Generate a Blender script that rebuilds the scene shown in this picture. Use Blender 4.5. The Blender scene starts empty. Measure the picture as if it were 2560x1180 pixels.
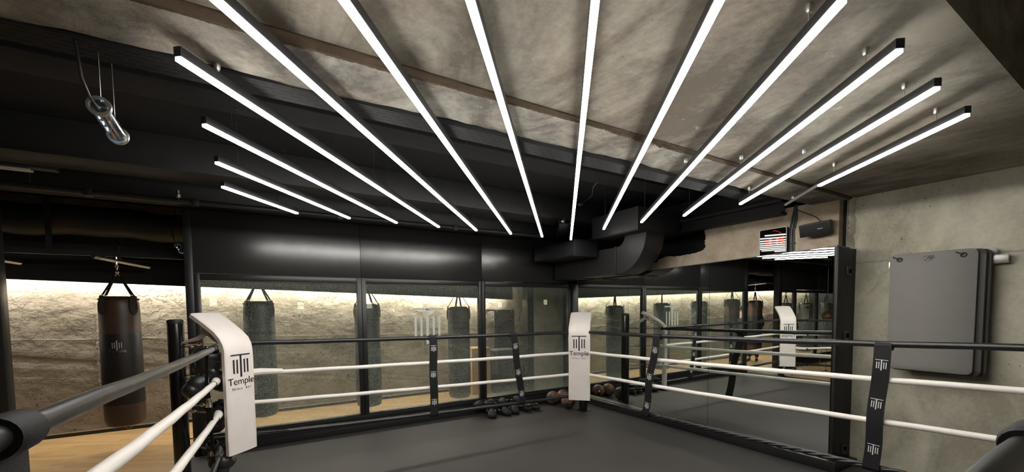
import bpy, bmesh, math, random
from mathutils import Vector, Matrix
random.seed(7)
PI = math.pi
scn = bpy.context.scene
COL = scn.collection

# ------------------------------------------------------------------ helpers
class MB:
    """collects shapes, builds ONE mesh object"""
    def __init__(s): s.bm = bmesh.new()
    def box(s, x0, x1, y0, y1, z0, z1, bev=0, seg=2, M=None):
        vs = [s.bm.verts.new((x, y, z)) for z in (z0, z1) for x, y in ((x0, y0), (x1, y0), (x1, y1), (x0, y1))]
        fs = [(3, 2, 1, 0), (4, 5, 6, 7), (0, 1, 5, 4), (1, 2, 6, 5), (2, 3, 7, 6), (3, 0, 4, 7)]
        F = [s.bm.faces.new([vs[i] for i in f]) for f in fs]
        if M is not None:
            for v in vs: v.co = M @ v.co
        if bev:
            es = list({e for f in F for e in f.edges})
            bmesh.ops.bevel(s.bm, geom=es, offset=bev, segments=seg, profile=.5, affect='EDGES')
        return s
    def tube(s, pts, r, n=12, closed=False, cap=True, twist=0, flat=1.0, rs=None):
        pts = [Vector(p) for p in pts]; N = len(pts)
        rings = []; up = Vector((0, 0, 1))
        t0 = (pts[1] - pts[0]).normalized()
        if abs(t0.dot(up)) > .95: up = Vector((1, 0, 0))
        side = t0.cross(up).normalized()
        for i, p in enumerate(pts):
            if closed: t = (pts[(i+1) % N] - pts[i-1]).normalized()
            else: t = (pts[min(i+1, N-1)] - pts[max(i-1, 0)]).normalized()
            side = (side - t * side.dot(t)).normalized(); nn = side.cross(t).normalized()
            rr = rs[i] if rs else r
            ring = []
            for k in range(n):
                a = 2*PI*k/n + twist*i
                ring.append(s.bm.verts.new(p + side*math.cos(a)*rr + nn*math.sin(a)*rr*flat))
            rings.append(ring)
        M = N if closed else N-1
        for i in range(M):
            A = rings[i]; B = rings[(i+1) % N]
            for k in range(n):
                s.bm.faces.new((A[k], B[k], B[(k+1) % n], A[(k+1) % n]))
        if cap and not closed:
            s.bm.faces.new(rings[0]); s.bm.faces.new(list(reversed(rings[-1])))
        return s
    def lathe(s, prof, c=(0, 0, 0), n=32, M=None):
        rings = []; c = Vector(c)
        for r, z in prof:
            if r < 1e-6: rings.append([s.bm.verts.new(c + Vector((0, 0, z)))])
            else: rings.append([s.bm.verts.new(c + Vector((r*math.cos(2*PI*k/n), r*math.sin(2*PI*k/n), z))) for k in range(n)])
        for A, B in zip(rings, rings[1:]):
            for k in range(n):
                a, b = A[k % len(A)], A[(k+1) % len(A)]; d, e = B[k % len(B)], B[(k+1) % len(B)]
                q = []
                for v in (a, b, e, d):
                    if v not in q: q.append(v)
                if len(q) > 2:
                    try: s.bm.faces.new(q)
                    except ValueError: pass
        if M is not None:
            for R in rings:
                for v in R: v.co = M @ v.co
        return s
    def ico(s, c, r, sub=2, sc=(1, 1, 1)):
        d = bmesh.ops.create_icosphere(s.bm, subdivisions=sub, radius=r)
        for v in d['verts']: v.co = Vector((v.co.x*sc[0], v.co.y*sc[1], v.co.z*sc[2])) + Vector(c)
        return s
    def prism(s, poly, f0, f1):
        """poly: 2d points; f0,f1 map (u,v) to 3d for both caps"""
        A = [s.bm.verts.new(f0(*p)) for p in poly]; B = [s.bm.verts.new(f1(*p)) for p in poly]
        s.bm.faces.new(A); s.bm.faces.new(list(reversed(B)))
        n = len(poly)
        for i in range(n): s.bm.faces.new((A[i], B[i], B[(i+1) % n], A[(i+1) % n]))
        return s
    def grid(s, P):
        V = [[s.bm.verts.new(p) for p in row] for row in P]
        for i in range(len(V)-1):
            for j in range(len(V[0])-1):
                s.bm.faces.new((V[i][j], V[i][j+1], V[i+1][j+1], V[i+1][j]))
        return s
    def strip(s, L, R, N, th):
        """ribbon with thickness: left pts, right pts, normals"""
        n = len(L); V = []
        for i in range(n):
            o = N[i]*(th/2)
            V.append([s.bm.verts.new(q) for q in (L[i]-o, R[i]-o, R[i]+o, L[i]+o)])
        for i in range(n-1):
            for k in range(4):
                s.bm.faces.new((V[i][k], V[i+1][k], V[i+1][(k+1) % 4], V[i][(k+1) % 4]))
        s.bm.faces.new(V[0]); s.bm.faces.new(list(reversed(V[-1])))
        return s
    def build(s, name, mat, parent=None, smooth=35, world=True):
        bmesh.ops.recalc_face_normals(s.bm, faces=s.bm.faces[:])
        me = bpy.data.meshes.new(name); s.bm.to_mesh(me); s.bm.free()
        me.materials.append(mat)
        if smooth:
            me.polygons.foreach_set('use_smooth', [True]*len(me.polygons))
            me.set_sharp_from_angle(angle=math.radians(smooth))
        o = bpy.data.objects.new(name, me); COL.objects.link(o)
        if parent is not None:
            o.parent = parent
            if world: o.matrix_parent_inverse = inv_world(parent)
        return o

def world_loc(o):
    p = Vector(o.location)
    q = o.parent
    if q is not None: p = p + Vector((0, 0, 0))
    return p
def inv_world(p):
    if p.parent is not None: return Matrix.Identity(4)     # its own mesh is already in world coordinates
    return Matrix.Translation(-Vector(p.location))

def tag(o, label=None, cat=None, group=None, kind=None):
    if label: o['label'] = label
    if cat: o['category'] = cat
    if group: o['group'] = group
    if kind: o['kind'] = kind
    return o
def thing(name, label, cat, loc=(0, 0, 0), group=None):
    o = bpy.data.objects.new(name, None); COL.objects.link(o); o.location = loc
    o.empty_display_size = .05
    return tag(o, label, cat, group)
def struct(o, label=None): return tag(o, label, kind='structure')
def copy_tree(o, parent=None):
    c = o.copy(); COL.objects.link(c)
    if parent is not None:
        mi = o.matrix_parent_inverse.copy(); c.parent = parent; c.matrix_parent_inverse = mi
    for ch in list(o.children): copy_tree(ch, c)
    return c

# ------------------------------------------------------------------ materials
def nt(m):
    m.use_nodes = True; t = m.node_tree; t.nodes.clear()
    return t, t.nodes, t.links
def simple(name, col, rough=.5, metal=0, spec=.5, bump=0, bscale=40, coat=0, var=0, vscale=8, sheen=0):
    m = bpy.data.materials.new(name); t, N, L = nt(m)
    o = N.new('ShaderNodeOutputMaterial'); b = N.new('ShaderNodeBsdfPrincipled'); L.new(b.outputs[0], o.inputs[0])
    b.inputs['Roughness'].default_value = rough; b.inputs['Metallic'].default_value = metal
    b.inputs['Specular IOR Level'].default_value = spec; b.inputs['Coat Weight'].default_value = coat
    b.inputs['Sheen Weight'].default_value = sheen
    c = N.new('ShaderNodeTexCoord')
    n = N.new('ShaderNodeTexNoise'); n.inputs['Scale'].default_value = vscale; n.inputs['Detail'].default_value = 5
    L.new(c.outputs['Object'], n.inputs['Vector'])
    r = N.new('ShaderNodeValToRGB'); L.new(n.outputs['Fac'], r.inputs['Fac'])
    lo = tuple(max(0, x*(1-var)) for x in col)+(1,); hi = tuple(min(1, x*(1+var)) for x in col)+(1,)
    r.color_ramp.elements[0].position = .3; r.color_ramp.elements[1].position = .7
    r.color_ramp.elements[0].color = lo; r.color_ramp.elements[1].color = hi
    L.new(r.outputs[0], b.inputs['Base Color'])
    if bump:
        n2 = N.new('ShaderNodeTexNoise'); n2.inputs['Scale'].default_value = bscale; n2.inputs['Detail'].default_value = 4
        L.new(c.outputs['Object'], n2.inputs['Vector'])
        bp = N.new('ShaderNodeBump'); bp.inputs['Strength'].default_value = bump; bp.inputs['Distance'].default_value = .01
        L.new(n2.outputs['Fac'], bp.inputs['Height']); L.new(bp.outputs[0], b.inputs['Normal'])
    return m
def emit(name, col, s):
    m = bpy.data.materials.new(name); t, N, L = nt(m)
    o = N.new('ShaderNodeOutputMaterial'); e = N.new('ShaderNodeEmission'); L.new(e.outputs[0], o.inputs[0])
    e.inputs[0].default_value = (*col, 1); e.inputs[1].default_value = s
    return m
def ramp(N, stops):
    r = N.new('ShaderNodeValToRGB'); e = r.color_ramp.elements
    while len(e) < len(stops): e.new(.5)
    for i, (p, c) in enumerate(stops): e[i].position = p; e[i].color = (*c, 1) if len(c) == 3 else c
    return r
def mapping(N, L, c, rot=(0, 0, 0), sc=(1, 1, 1)):
    m = N.new('ShaderNodeMapping'); m.inputs['Rotation'].default_value = rot; m.inputs['Scale'].default_value = sc
    L.new(c.outputs['Object'], m.inputs['Vector']); return m
def noise(N, L, vec, scale, detail=6, rough=.55, dist=0):
    n = N.new('ShaderNodeTexNoise'); n.inputs['Scale'].default_value = scale; n.inputs['Detail'].default_value = detail
    n.inputs['Roughness'].default_value = rough; n.inputs['Distortion'].default_value = dist
    L.new(vec, n.inputs['Vector']); return n
def mixc(N, L, fac, a, b, mode='MIX'):
    m = N.new('ShaderNodeMix'); m.data_type = 'RGBA'; m.blend_type = mode
    if isinstance(fac, (int, float)): m.inputs[0].default_value = fac
    else: L.new(fac, m.inputs[0])
    for i, x in ((6, a), (7, b)):
        if isinstance(x, tuple): m.inputs[i].default_value = (*x, 1)
        else: L.new(x, m.inputs[i])
    return m.outputs[2]
def math_(N, L, op, a, b=None, clamp=False):
    m = N.new('ShaderNodeMath'); m.operation = op; m.use_clamp = clamp
    for i, x in ((0, a), (1, b)):
        if x is None: continue
        if isinstance(x, (int, float)): m.inputs[i].default_value = x
        else: L.new(x, m.inputs[i])
    return m.outputs[0]

def concrete(name, dark, light, streak_rot, streak_sc, sscale, bump, con=.14, hue=None, marks=None, pits=0, pit_scale=14, big=.9, rough=.8, relief=0, relief_scale=5, spec=.3, stains=None, seam=None):
    m = bpy.data.materials.new(name); t, N, L = nt(m)
    o = N.new('ShaderNodeOutputMaterial'); b = N.new('ShaderNodeBsdfPrincipled'); L.new(b.outputs[0], o.inputs[0])
    b.inputs['Roughness'].default_value = rough; b.inputs['Specular IOR Level'].default_value = spec
    c = N.new('ShaderNodeTexCoord'); raw = c.outputs['Object']
    mp = mapping(N, L, c, streak_rot, streak_sc)
    n1 = noise(N, L, raw, big, 4, .6, .6)
    n2 = noise(N, L, mp.outputs[0], sscale, 9, .62, 1.6)
    n3 = noise(N, L, raw, 30, 6, .7)
    f = math_(N, L, 'ADD', math_(N, L, 'MULTIPLY', n1.outputs[0], .45), math_(N, L, 'MULTIPLY', n2.outputs[0], .4))
    f = math_(N, L, 'ADD', f, math_(N, L, 'MULTIPLY', n3.outputs[0], .15))
    mid = tuple((x+y)/2 for x, y in zip(dark, light))
    r = ramp(N, [(.5-con, dark), (.5, mid), (.5+con, light)]); L.new(f, r.inputs[0])
    colr = r.outputs[0]
    if stains:
        ns = noise(N, L, raw, 2.3, 5, .6, 1.0); rs = ramp(N, [(.62, (0, 0, 0)), (.75, (1, 1, 1))]); L.new(ns.outputs[0], rs.inputs[0])
        colr = mixc(N, L, math_(N, L, 'MULTIPLY', rs.outputs[0], .55), colr, stains)
    if hue:
        nh = noise(N, L, raw, 1.25, 5, .6, 1.4); rh = ramp(N, [(.42, (0, 0, 0)), (.60, (1, 1, 1))]); L.new(nh.outputs[0], rh.inputs[0])
        colr = mixc(N, L, math_(N, L, 'MULTIPLY', rh.outputs[0], .85), colr, mixc(N, L, 1.0, colr, hue, 'MULTIPLY'))
    if marks:
        # pale scratches and smears
        mm = mapping(N, L, c, (.6, .3, .5), (1, 1, .10)); nm = noise(N, L, mm.outputs[0], 9, 8, .75, .5)
        rm = ramp(N, [(.60, (0, 0, 0)), (.68, (1, 1, 1))]); L.new(nm.outputs[0], rm.inputs[0])
        nk = noise(N, L, raw, 1.5, 3); rk = ramp(N, [(.45, (0, 0, 0)), (.62, (1, 1, 1))]); L.new(nk.outputs[0], rk.inputs[0])
        colr = mixc(N, L, math_(N, L, 'MULTIPLY', math_(N, L, 'MULTIPLY', rm.outputs[0], rk.outputs[0]), .5), colr, marks)
    h = math_(N, L, 'MULTIPLY', n2.outputs[0], 1.0)
    h = math_(N, L, 'ADD', h, math_(N, L, 'MULTIPLY', n3.outputs[0], .35))
    if pits:
        v = N.new('ShaderNodeTexVoronoi'); v.inputs['Scale'].default_value = pit_scale; L.new(raw, v.inputs['Vector'])
        n4 = noise(N, L, raw, 1.7, 2)
        thr = math_(N, L, 'MULTIPLY', math_(N, L, 'SUBTRACT', n4.outputs[0], .38, True), .42*pits)
        pit = math_(N, L, 'LESS_THAN', v.outputs['Distance'], thr)
        v2 = N.new('ShaderNodeTexVoronoi'); v2.inputs['Scale'].default_value = pit_scale*3.3; L.new(raw, v2.inputs['Vector'])
        pit2 = math_(N, L, 'LESS_THAN', v2.outputs['Distance'], math_(N, L, 'MULTIPLY', thr, 1.5))
        pit = math_(N, L, 'MAXIMUM', pit, pit2)
        colr = mixc(N, L, math_(N, L, 'MULTIPLY', pit, .7), colr, tuple(x*.35 for x in dark))
        h = math_(N, L, 'SUBTRACT', h, math_(N, L, 'MULTIPLY', pit, 1.0))
    if seam:
        # horizontal formwork joints at the given heights
        sx = N.new('ShaderNodeSeparateXYZ'); L.new(raw, sx.inputs[0])
        nw = noise(N, L, raw, 3, 5)
        for z in seam:
            d = math_(N, L, 'ABSOLUTE', math_(N, L, 'SUBTRACT', math_(N, L, 'ADD', sx.outputs[2], math_(N, L, 'MULTIPLY', nw.outputs[0], .05)), z+.025))
            k = math_(N, L, 'LESS_THAN', d, .006)
            colr = mixc(N, L, math_(N, L, 'MULTIPLY', k, .5), colr, tuple(x*.5 for x in dark))
            h = math_(N, L, 'SUBTRACT', h, math_(N, L, 'MULTIPLY', k, .5))
    bp = N.new('ShaderNodeBump'); bp.inputs['Strength'].default_value = bump; bp.inputs['Distance'].default_value = .012
    L.new(h, bp.inputs['Height'])
    nrm = bp.outputs[0]
    if relief:
        mp5 = mapping(N, L, c, (0, math.radians(25), 0), (.95, 1, 1.1))
        n5 = noise(N, L, mp5.outputs[0], relief_scale, 8, .56, .1)
        n6 = noise(N, L, mp5.outputs[0], relief_scale*3.6, 5, .55, .2)
        ch = N.new('ShaderNodeMapRange'); ch.interpolation_type = 'SMOOTHSTEP'; L.new(n6.outputs[0], ch.inputs[0]); ch.inputs[1].default_value = .52; ch.inputs[2].default_value = .57
        n7 = noise(N, L, raw, 1.1, 2, .5)
        gt = N.new('ShaderNodeMapRange'); L.new(n7.outputs[0], gt.inputs[0]); gt.inputs[1].default_value = .50; gt.inputs[2].default_value = .60
        hh = math_(N, L, 'ADD', n5.outputs[0], math_(N, L, 'MULTIPLY', math_(N, L, 'MULTIPLY', ch.outputs[0], gt.outputs[0]), .22))
        b2 = N.new('ShaderNodeBump'); b2.inputs['Strength'].default_value = 1; b2.inputs['Distance'].default_value = relief
        L.new(hh, b2.inputs['Height']); L.new(nrm, b2.inputs['Normal']); nrm = b2.outputs[0]
    L.new(colr, b.inputs['Base Color']); L.new(nrm, b.inputs['Normal'])
    return m

Z30 = math.radians(-35)
M_ceil = concrete('ceiling_concrete', (.135, .110, .086), (.385, .345, .285), (0, 0, Z30), (1, .35, 1), 2.2, .42, con=.085, hue=(.84, .90, .92), marks=(.52, .50, .45), pits=.35, pit_scale=5, stains=(.15, .11, .075))
M_band = concrete('beam_concrete', (.15, .13, .108), (.50, .455, .385), (0, 0, math.radians(20)), (1, .5, 1), 2.6, .6, con=.08, hue=(.84, .90, .94), marks=(.60, .58, .53),  pits=.6, pit_scale=7, stains=(.19, .14, .09))
M_rubble = concrete('broken_concrete', (.14, .10, .07), (.42, .34, .25), (0, 0, 0), (1, 1, 1), 9, 1.0, relief=.05, relief_scale=22)
M_faceshade = concrete('band_face_shade', (.035, .022, .012), (.10, .07, .042), (0, 0, 0), (.3, 1, 1), 8, .5, pits=.3, pit_scale=30)  # dark brown stands in for shade on the band's front face
M_wall = concrete('wall_concrete', (.32, .298, .238), (.62, .59, .49), (math.radians(25), 0, 0), (1, 1, .6), 2.2, .45, con=.115, hue=(.93, .93, .88), marks=(.62, .60, .53),  pits=.75, pit_scale=11, seam=(1.95, ))
M_tanwall = concrete('tan_concrete', (.33, .265, .19), (.60, .515, .395), (0, 0, 0), (1, 1, 1), 2.5, .5, con=.11, marks=(.62, .57, .48),  pits=.7, pit_scale=12)
M_rough = concrete('rough_wall', (.165, .135, .095), (.36, .315, .235), (0, math.radians(8), 0), (.55, 1, 1.3), 3.5, .8, pits=1.15, pit_scale=8, relief=.062, relief_scale=3.0)
M_black = simple('black_paint', (.016, .016, .0165), .55, spec=.35, var=.15, bump=.05)
M_void = simple('black_void_paint', (.012, .012, .013), .7, spec=.2, var=.2, bump=.15, bscale=12)
M_ductm = simple('black_duct_metal', (.022, .022, .024), .42, spec=.5, var=.1)
M_foil = simple('black_insulation', (.02, .02, .021), .5, spec=.5, bump=.8, bscale=9, var=.2)
M_fascia = simple('satin_black_panel', (.02, .0195, .02), .255, spec=.9, var=.04, vscale=3)
M_frame = simple('black_frame', (.014, .0145, .015), .35, spec=.5, var=.1)
M_mat = simple('rubber_floor', (.052, .0465, .0435), .62, spec=.35, var=.10, vscale=1.6, bump=.06, bscale=120)
M_vinylB = simple('black_vinyl', (.015, .015, .016), .32, spec=.6, bump=.25, bscale=7, var=.1)
M_post = simple('gloss_black_vinyl', (.012, .012, .013), .16, spec=.7, var=.1)
M_vinylW = simple('white_vinyl', (.83, .79, .745), .38, spec=.5, bump=.12, bscale=9, var=.03)
M_padW = simple('white_pad_vinyl', (.80, .735, .70), .42, spec=.45, bump=.16, bscale=7, var=.03)
M_strap = simple('black_webbing', (.011, .011, .0125), .6, spec=.3, bump=.2, bscale=260, var=.1)
M_white = simple('white_print', (.75, .74, .72), .5)
M_blackp = simple('black_print', (.012, .011, .011), .5)
def tray_mat():
    m = bpy.data.materials.new('slotted_black_tray'); t, N, L = nt(m)
    o = N.new('ShaderNodeOutputMaterial'); b = N.new('ShaderNodeBsdfPrincipled'); L.new(b.outputs[0], o.inputs[0])
    c = N.new('ShaderNodeTexCoord'); br = N.new('ShaderNodeTexBrick'); L.new(c.outputs['Object'], br.inputs['Vector'])
    br.inputs['Scale'].default_value = 1; br.inputs['Brick Width'].default_value = .07; br.inputs['Row Height'].default_value = .032; br.inputs['Mortar Size'].default_value = .011
    br.inputs['Color1'].default_value = (.004, .004, .004, 1); br.inputs['Color2'].default_value = (.004, .004, .004, 1); br.inputs['Mortar'].default_value = (.017, .017, .018, 1)
    L.new(br.outputs[0], b.inputs['Base Color']); b.inputs['Roughness'].default_value = .75; b.inputs['Specular IOR Level'].default_value = .2
    return m
M_tray = tray_mat()
M_chrome = simple('chrome', (.75, .74, .72), .18, metal=1, var=.05)
M_steel = simple('brushed_steel', (.55, .54, .52), .35, metal=1, var=.1)
M_brown = simple('brown_leather', (.062, .034, .021), .42, spec=.45, bump=.3, bscale=14, var=.18, vscale=5)
M_darkleather = simple('dark_leather', (.016, .013, .012), .45, spec=.4, bump=.2, bscale=20, var=.15)
M_bagblack = simple('black_bag_leather', (.035, .035, .034), .45, spec=.45, bump=.3, bscale=14, var=.15)
M_gloves = simple('black_glove_leather', (.018, .018, .019), .34, spec=.6, bump=.3, bscale=22, var=.2)
M_foam = simple('black_foam', (.022, .022, .023), .6, spec=.35, bump=.2, bscale=60, var=.15)
M_gymmat = simple('grey_foam_mat', (.205, .197, .185), .6, spec=.3, bump=.15, bscale=140, var=.03)
M_gymmatD = simple('dark_grey_foam_mat', (.075, .07, .066), .6, spec=.3, bump=.15, bscale=140, var=.03)
M_ball = simple('brown_ball_leather', (.19, .095, .052), .45, spec=.45, bump=.25, bscale=40, var=.15)
M_ballD = simple('charcoal_ball_leather', (.045, .043, .045), .45, spec=.45, bump=.25, bscale=40, var=.15)
M_plastic = simple('black_plastic', (.02, .02, .021), .4, spec=.5)
M_greypipe = simple('grey_conduit', (.42, .40, .37), .45)
M_skin = simple('skin', (.45, .26, .18), .5)
M_hair = simple('dark_hair', (.02, .014, .01), .6)
M_cloth = simple('navy_jacket', (.018, .02, .03), .8, bump=.3, bscale=30)
M_jeans = simple('blue_jeans', (.04, .06, .11), .8, bump=.3, bscale=60)
M_vinyltr = simple('pale_frosted_film', (.62, .64, .60), .6)
M_led = emit('led_diffuser', (1.0, .965, .90), 33.0)
M_cove = emit('cove_led', (1.0, .95, .87), 150.0)
M_red = emit('red_led', (1.0, .035, .015), 6.0)
M_redon = emit('red_power_light', (1.0, .05, .03), 4.0)
M_blueled = emit('blue_white_led', (.45, .72, 1.0), 5.0)

def wood(name):
    m = bpy.data.materials.new(name); t, N, L = nt(m)
    o = N.new('ShaderNodeOutputMaterial'); b = N.new('ShaderNodeBsdfPrincipled'); L.new(b.outputs[0], o.inputs[0])
    c = N.new('ShaderNodeTexCoord'); mp = mapping(N, L, c, (0, 0, math.radians(28)), (1, 1, 1))
    br = N.new('ShaderNodeTexBrick'); L.new(mp.outputs[0], br.inputs['Vector'])
    br.inputs['Scale'].default_value = 1; br.inputs['Brick Width'].default_value = .55; br.inputs['Row Height'].default_value = .07
    br.inputs['Mortar Size'].default_value = .0015; br.offset = .37
    br.inputs['Color1'].default_value = (.50, .325, .15, 1); br.inputs['Color2'].default_value = (.39, .24, .10, 1); br.inputs['Mortar'].default_value = (.16, .10, .05, 1)
    mp2 = mapping(N, L, c, (0, 0, math.radians(28)), (1, 14, 1)); n = noise(N, L, mp2.outputs[0], 5, 6)
    r = ramp(N, [(.3, (.75, .75, .75)), (.7, (1.12, 1.1, 1.05))]); L.new(n.outputs[0], r.inputs[0])
    L.new(mixc(N, L, 1.0, br.outputs[0], r.outputs[0], 'MULTIPLY'), b.inputs['Base Color'])
    b.inputs['Roughness'].default_value = .42; b.inputs['Specular IOR Level'].default_value = .4
    return m
M_wood = wood('oak_parquet')

def mirror():
    m = bpy.data.materials.new('mirror_silver'); t, N, L = nt(m)
    o = N.new('ShaderNodeOutputMaterial'); b = N.new('ShaderNodeBsdfPrincipled'); L.new(b.outputs[0], o.inputs[0])
    b.inputs['Metallic'].default_value = 1; b.inputs['Roughness'].default_value = 0.0; b.inputs['Base Color'].default_value = (.80, .84, .80, 1)
    return m
M_mirror = mirror()
def glass(name='speckled_glass', tint=(.955, .97, .955), speck=True, zlo=.2, zhi=1.88):
    m = bpy.data.materials.new(name); t, N, L = nt(m)
    o = N.new('ShaderNodeOutputMaterial')
    tr = N.new('ShaderNodeBsdfTransparent'); tr.inputs[0].default_value = (*tint, 1)
    gl = N.new('ShaderNodeBsdfGlossy'); gl.inputs['Roughness'].default_value = .0; gl.inputs[0].default_value = (1, 1, 1, 1)
    fr = N.new('ShaderNodeFresnel'); ge = N.new('ShaderNodeNewGeometry')
    ior = N.new('ShaderNodeMapRange'); ior.inputs[3].default_value = 1.5; ior.inputs[4].default_value = 1/1.5
    L.new(ge.outputs['Backfacing'], ior.inputs[0]); L.new(ior.outputs[0], fr.inputs[0])
    mx = N.new('ShaderNodeMixShader'); L.new(fr.outputs[0], mx.inputs[0]); L.new(tr.outputs[0], mx.inputs[1]); L.new(gl.outputs[0], mx.inputs[2])
    out = mx.outputs[0]
    if speck:
        # tiny etched dots across the pane, denser towards its top and bottom edges
        c = N.new('ShaderNodeTexCoord'); sx = N.new('ShaderNodeSeparateXYZ'); L.new(c.outputs['Object'], sx.inputs[0])
        n = noise(N, L, c.outputs['Object'], 190, 2, .6)
        top = N.new('ShaderNodeMapRange'); top.inputs[1].default_value = zhi-.20; top.inputs[2].default_value = zhi-.02; L.new(sx.outputs[2], top.inputs[0])
        bot = N.new('ShaderNodeMapRange'); bot.inputs[1].default_value = zlo+.17; bot.inputs[2].default_value = zlo; L.new(sx.outputs[2], bot.inputs[0])
        e = math_(N, L, 'MAXIMUM', math_(N, L, 'MULTIPLY', top.outputs[0], .07), math_(N, L, 'MULTIPLY', bot.outputs[0], .075))
        thr = math_(N, L, 'SUBTRACT', .60, e)
        k = math_(N, L, 'GREATER_THAN', n.outputs[0], thr)
        k = math_(N, L, 'MULTIPLY', k, .36)
        k = math_(N, L, 'ADD', k, .012)
        df = N.new('ShaderNodeBsdfDiffuse'); df.inputs[0].default_value = (.62, .72, .66, 1)
        tl = N.new('ShaderNodeBsdfTranslucent'); tl.inputs[0].default_value = (.62, .72, .66, 1)
        ms = N.new('ShaderNodeMixShader'); ms.inputs[0].default_value = .5; L.new(df.outputs[0], ms.inputs[1]); L.new(tl.outputs[0], ms.inputs[2])
        m2 = N.new('ShaderNodeMixShader'); L.new(k, m2.inputs[0]); L.new(out, m2.inputs[1]); L.new(ms.outputs[0], m2.inputs[2]); out = m2.outputs[0]
    L.new(out, o.inputs[0])
    return m
M_glass = glass()
M_clear = glass('clear_lamp_glass', (.93, .96, 1.0), False)

# ------------------------------------------------------------------ camera
H = 1.55
CX, CY, F = 1281.73, 827.35, 1043.8
r_ = Vector((0.8563459, -0.5163014, -0.0102247)); d_ = Vector((-0.0367440, -0.0411707, -0.9984763)); f_ = Vector((0.5150937, 0.8554168, -0.0542274))
cam_d = bpy.data.cameras.new('camera'); cam = bpy.data.objects.new('camera', cam_d); COL.objects.link(cam)
R = Matrix((r_, -d_, -f_)).transposed()
cam.matrix_world = Matrix.Translation((0, 0, H)) @ R.to_4x4()
cam_d.sensor_width = 36; cam_d.sensor_fit = 'HORIZONTAL'; cam_d.lens = 36*F/2560
cam_d.shift_x = (1280-CX)/2560; cam_d.shift_y = (CY-590)/2560
cam_d.clip_start = .02; cam_d.clip_end = 60
scn.camera = cam

# ------------------------------------------------------------------ setting
XM, XW, YG, ZC, ZB = 4.57, 4.94, 5.60, 2.58, 3.0     # mirror front, concrete wall, glass plane, slab, black ceiling
YBK = 7.5
struct(MB().box(-8, 6.2, -3.2, 8.2, -.13, -.03).build('floor', M_wood, smooth=0), 'pale oak parquet floor')
m = MB().box(-.74, XW, -3.0, 5.50, -.03, 0, bev=.006)
tag(m.build('rubber_mat', M_mat), 'dark grey rubber flooring laid wall to wall inside the boxing ring', 'floor mat')
# right concrete wall
struct(MB().box(XW, XW+.25, -3.2, 1.86, -.03, 3.4).build('wall_right', M_wall, smooth=0))
# rough vertical edge of the wall where the panel joins
def ragged(z0, z1, n, fx):
    return [(z0+(z1-z0)*i/n, fx(i/n)) for i in range(n+1)]
mb = MB()
rows = []
for i in range(31):
    z = 1.96+(2.58-1.96)*i/30
    j = .006*random.random()+.010*math.sin(i*.9)*math.sin(i*.37)
    rows.append([Vector((XW+.01, 1.77+j, z)), Vector((XW-.028-.02*random.random(), 1.80+j, z)), Vector((XW-.035-.02*random.random(), 1.83-.02*random.random(), z)), Vector((XW+.01, 1.845+.01*random.random(), z))])
mb.grid(rows)
struct(mb.build('trim_2', M_wall, smooth=40), 'crumbling concrete edge beside the mirror end panel')
struct(MB().box(XW-.012, XW+.02, 1.852, 1.874, 2.0, 2.58).build('trim_4', M_void, smooth=0), 'dark crack between the two concrete walls')
# wall above the mirror with its broken edge
poly = [(1.875, 2.0), (1.875, 2.585)]
poly += [(2.3, 2.585), (3.27, 2.60)]
for i in range(15): poly.append((3.29+.025*random.random(), 2.58-(2.58-2.30)*i/14))
ny = 46
for i in range(ny):
    t = i/(ny-1); y = 3.33+t*1.15; z = 2.275-.10*t-.02*math.sin(t*9)-.014*random.random()-(.05*t if t > .6 else 0)
    poly.append((y, z))
poly.append((4.5, 2.0))
XT = 4.84
struct(MB().prism(poly, lambda y, z: (XT, y, z), lambda y, z: (XT+.22, y, z)).build('wall_mirror_side', M_tanwall, smooth=0), 'tan concrete wall left broken above the mirrors')
struct(MB().box(5.15, 5.3, 1.7, 8.2, -.03, 3.1).build('wall_shaft', M_void, smooth=0))
# concrete slab, recess and raw beam band
mb = MB()
def slab(mb, x0, x1, y0, y1, z, th=.5, nx=60, ny=8, amp=.0, edge=0):
    mb.box(x0, x1, y0, y1, z, z+th)
struct(MB().box(-8, XW+.25, .50, 1.79, ZC, ZC+.7).build('ceiling', M_ceil, smooth=0), 'raw concrete ceiling slab')
# lower band whose front edge is uneven
def hb(x): return .030 if x < .2 else (.030-.018*(x-.2)/1.5 if x < 1.7 else .012)
mb = MB(); rows = []
x = -8.0
while x < XW+.25:
    z = ZC-hb(x)-.0015*random.random(); y2 = 2.125+.014*random.random()+.012*math.sin(x*5)
    rows.append([Vector((x, 1.812, ZC+.7)), Vector((x, 1.812, z)), Vector((x, 1.9, z)), Vector((x, 2.02, z)), Vector((x, y2, z)), Vector((x, y2+.01, z+.02)), Vector((x, 2.14, ZC+.7)), Vector((x, 1.812, ZC+.7))])
    x += .06
mb.grid(rows)
struct(mb.build('ceiling_band', M_band, smooth=30), 'raw concrete beam strip crossing the ceiling')
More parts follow.
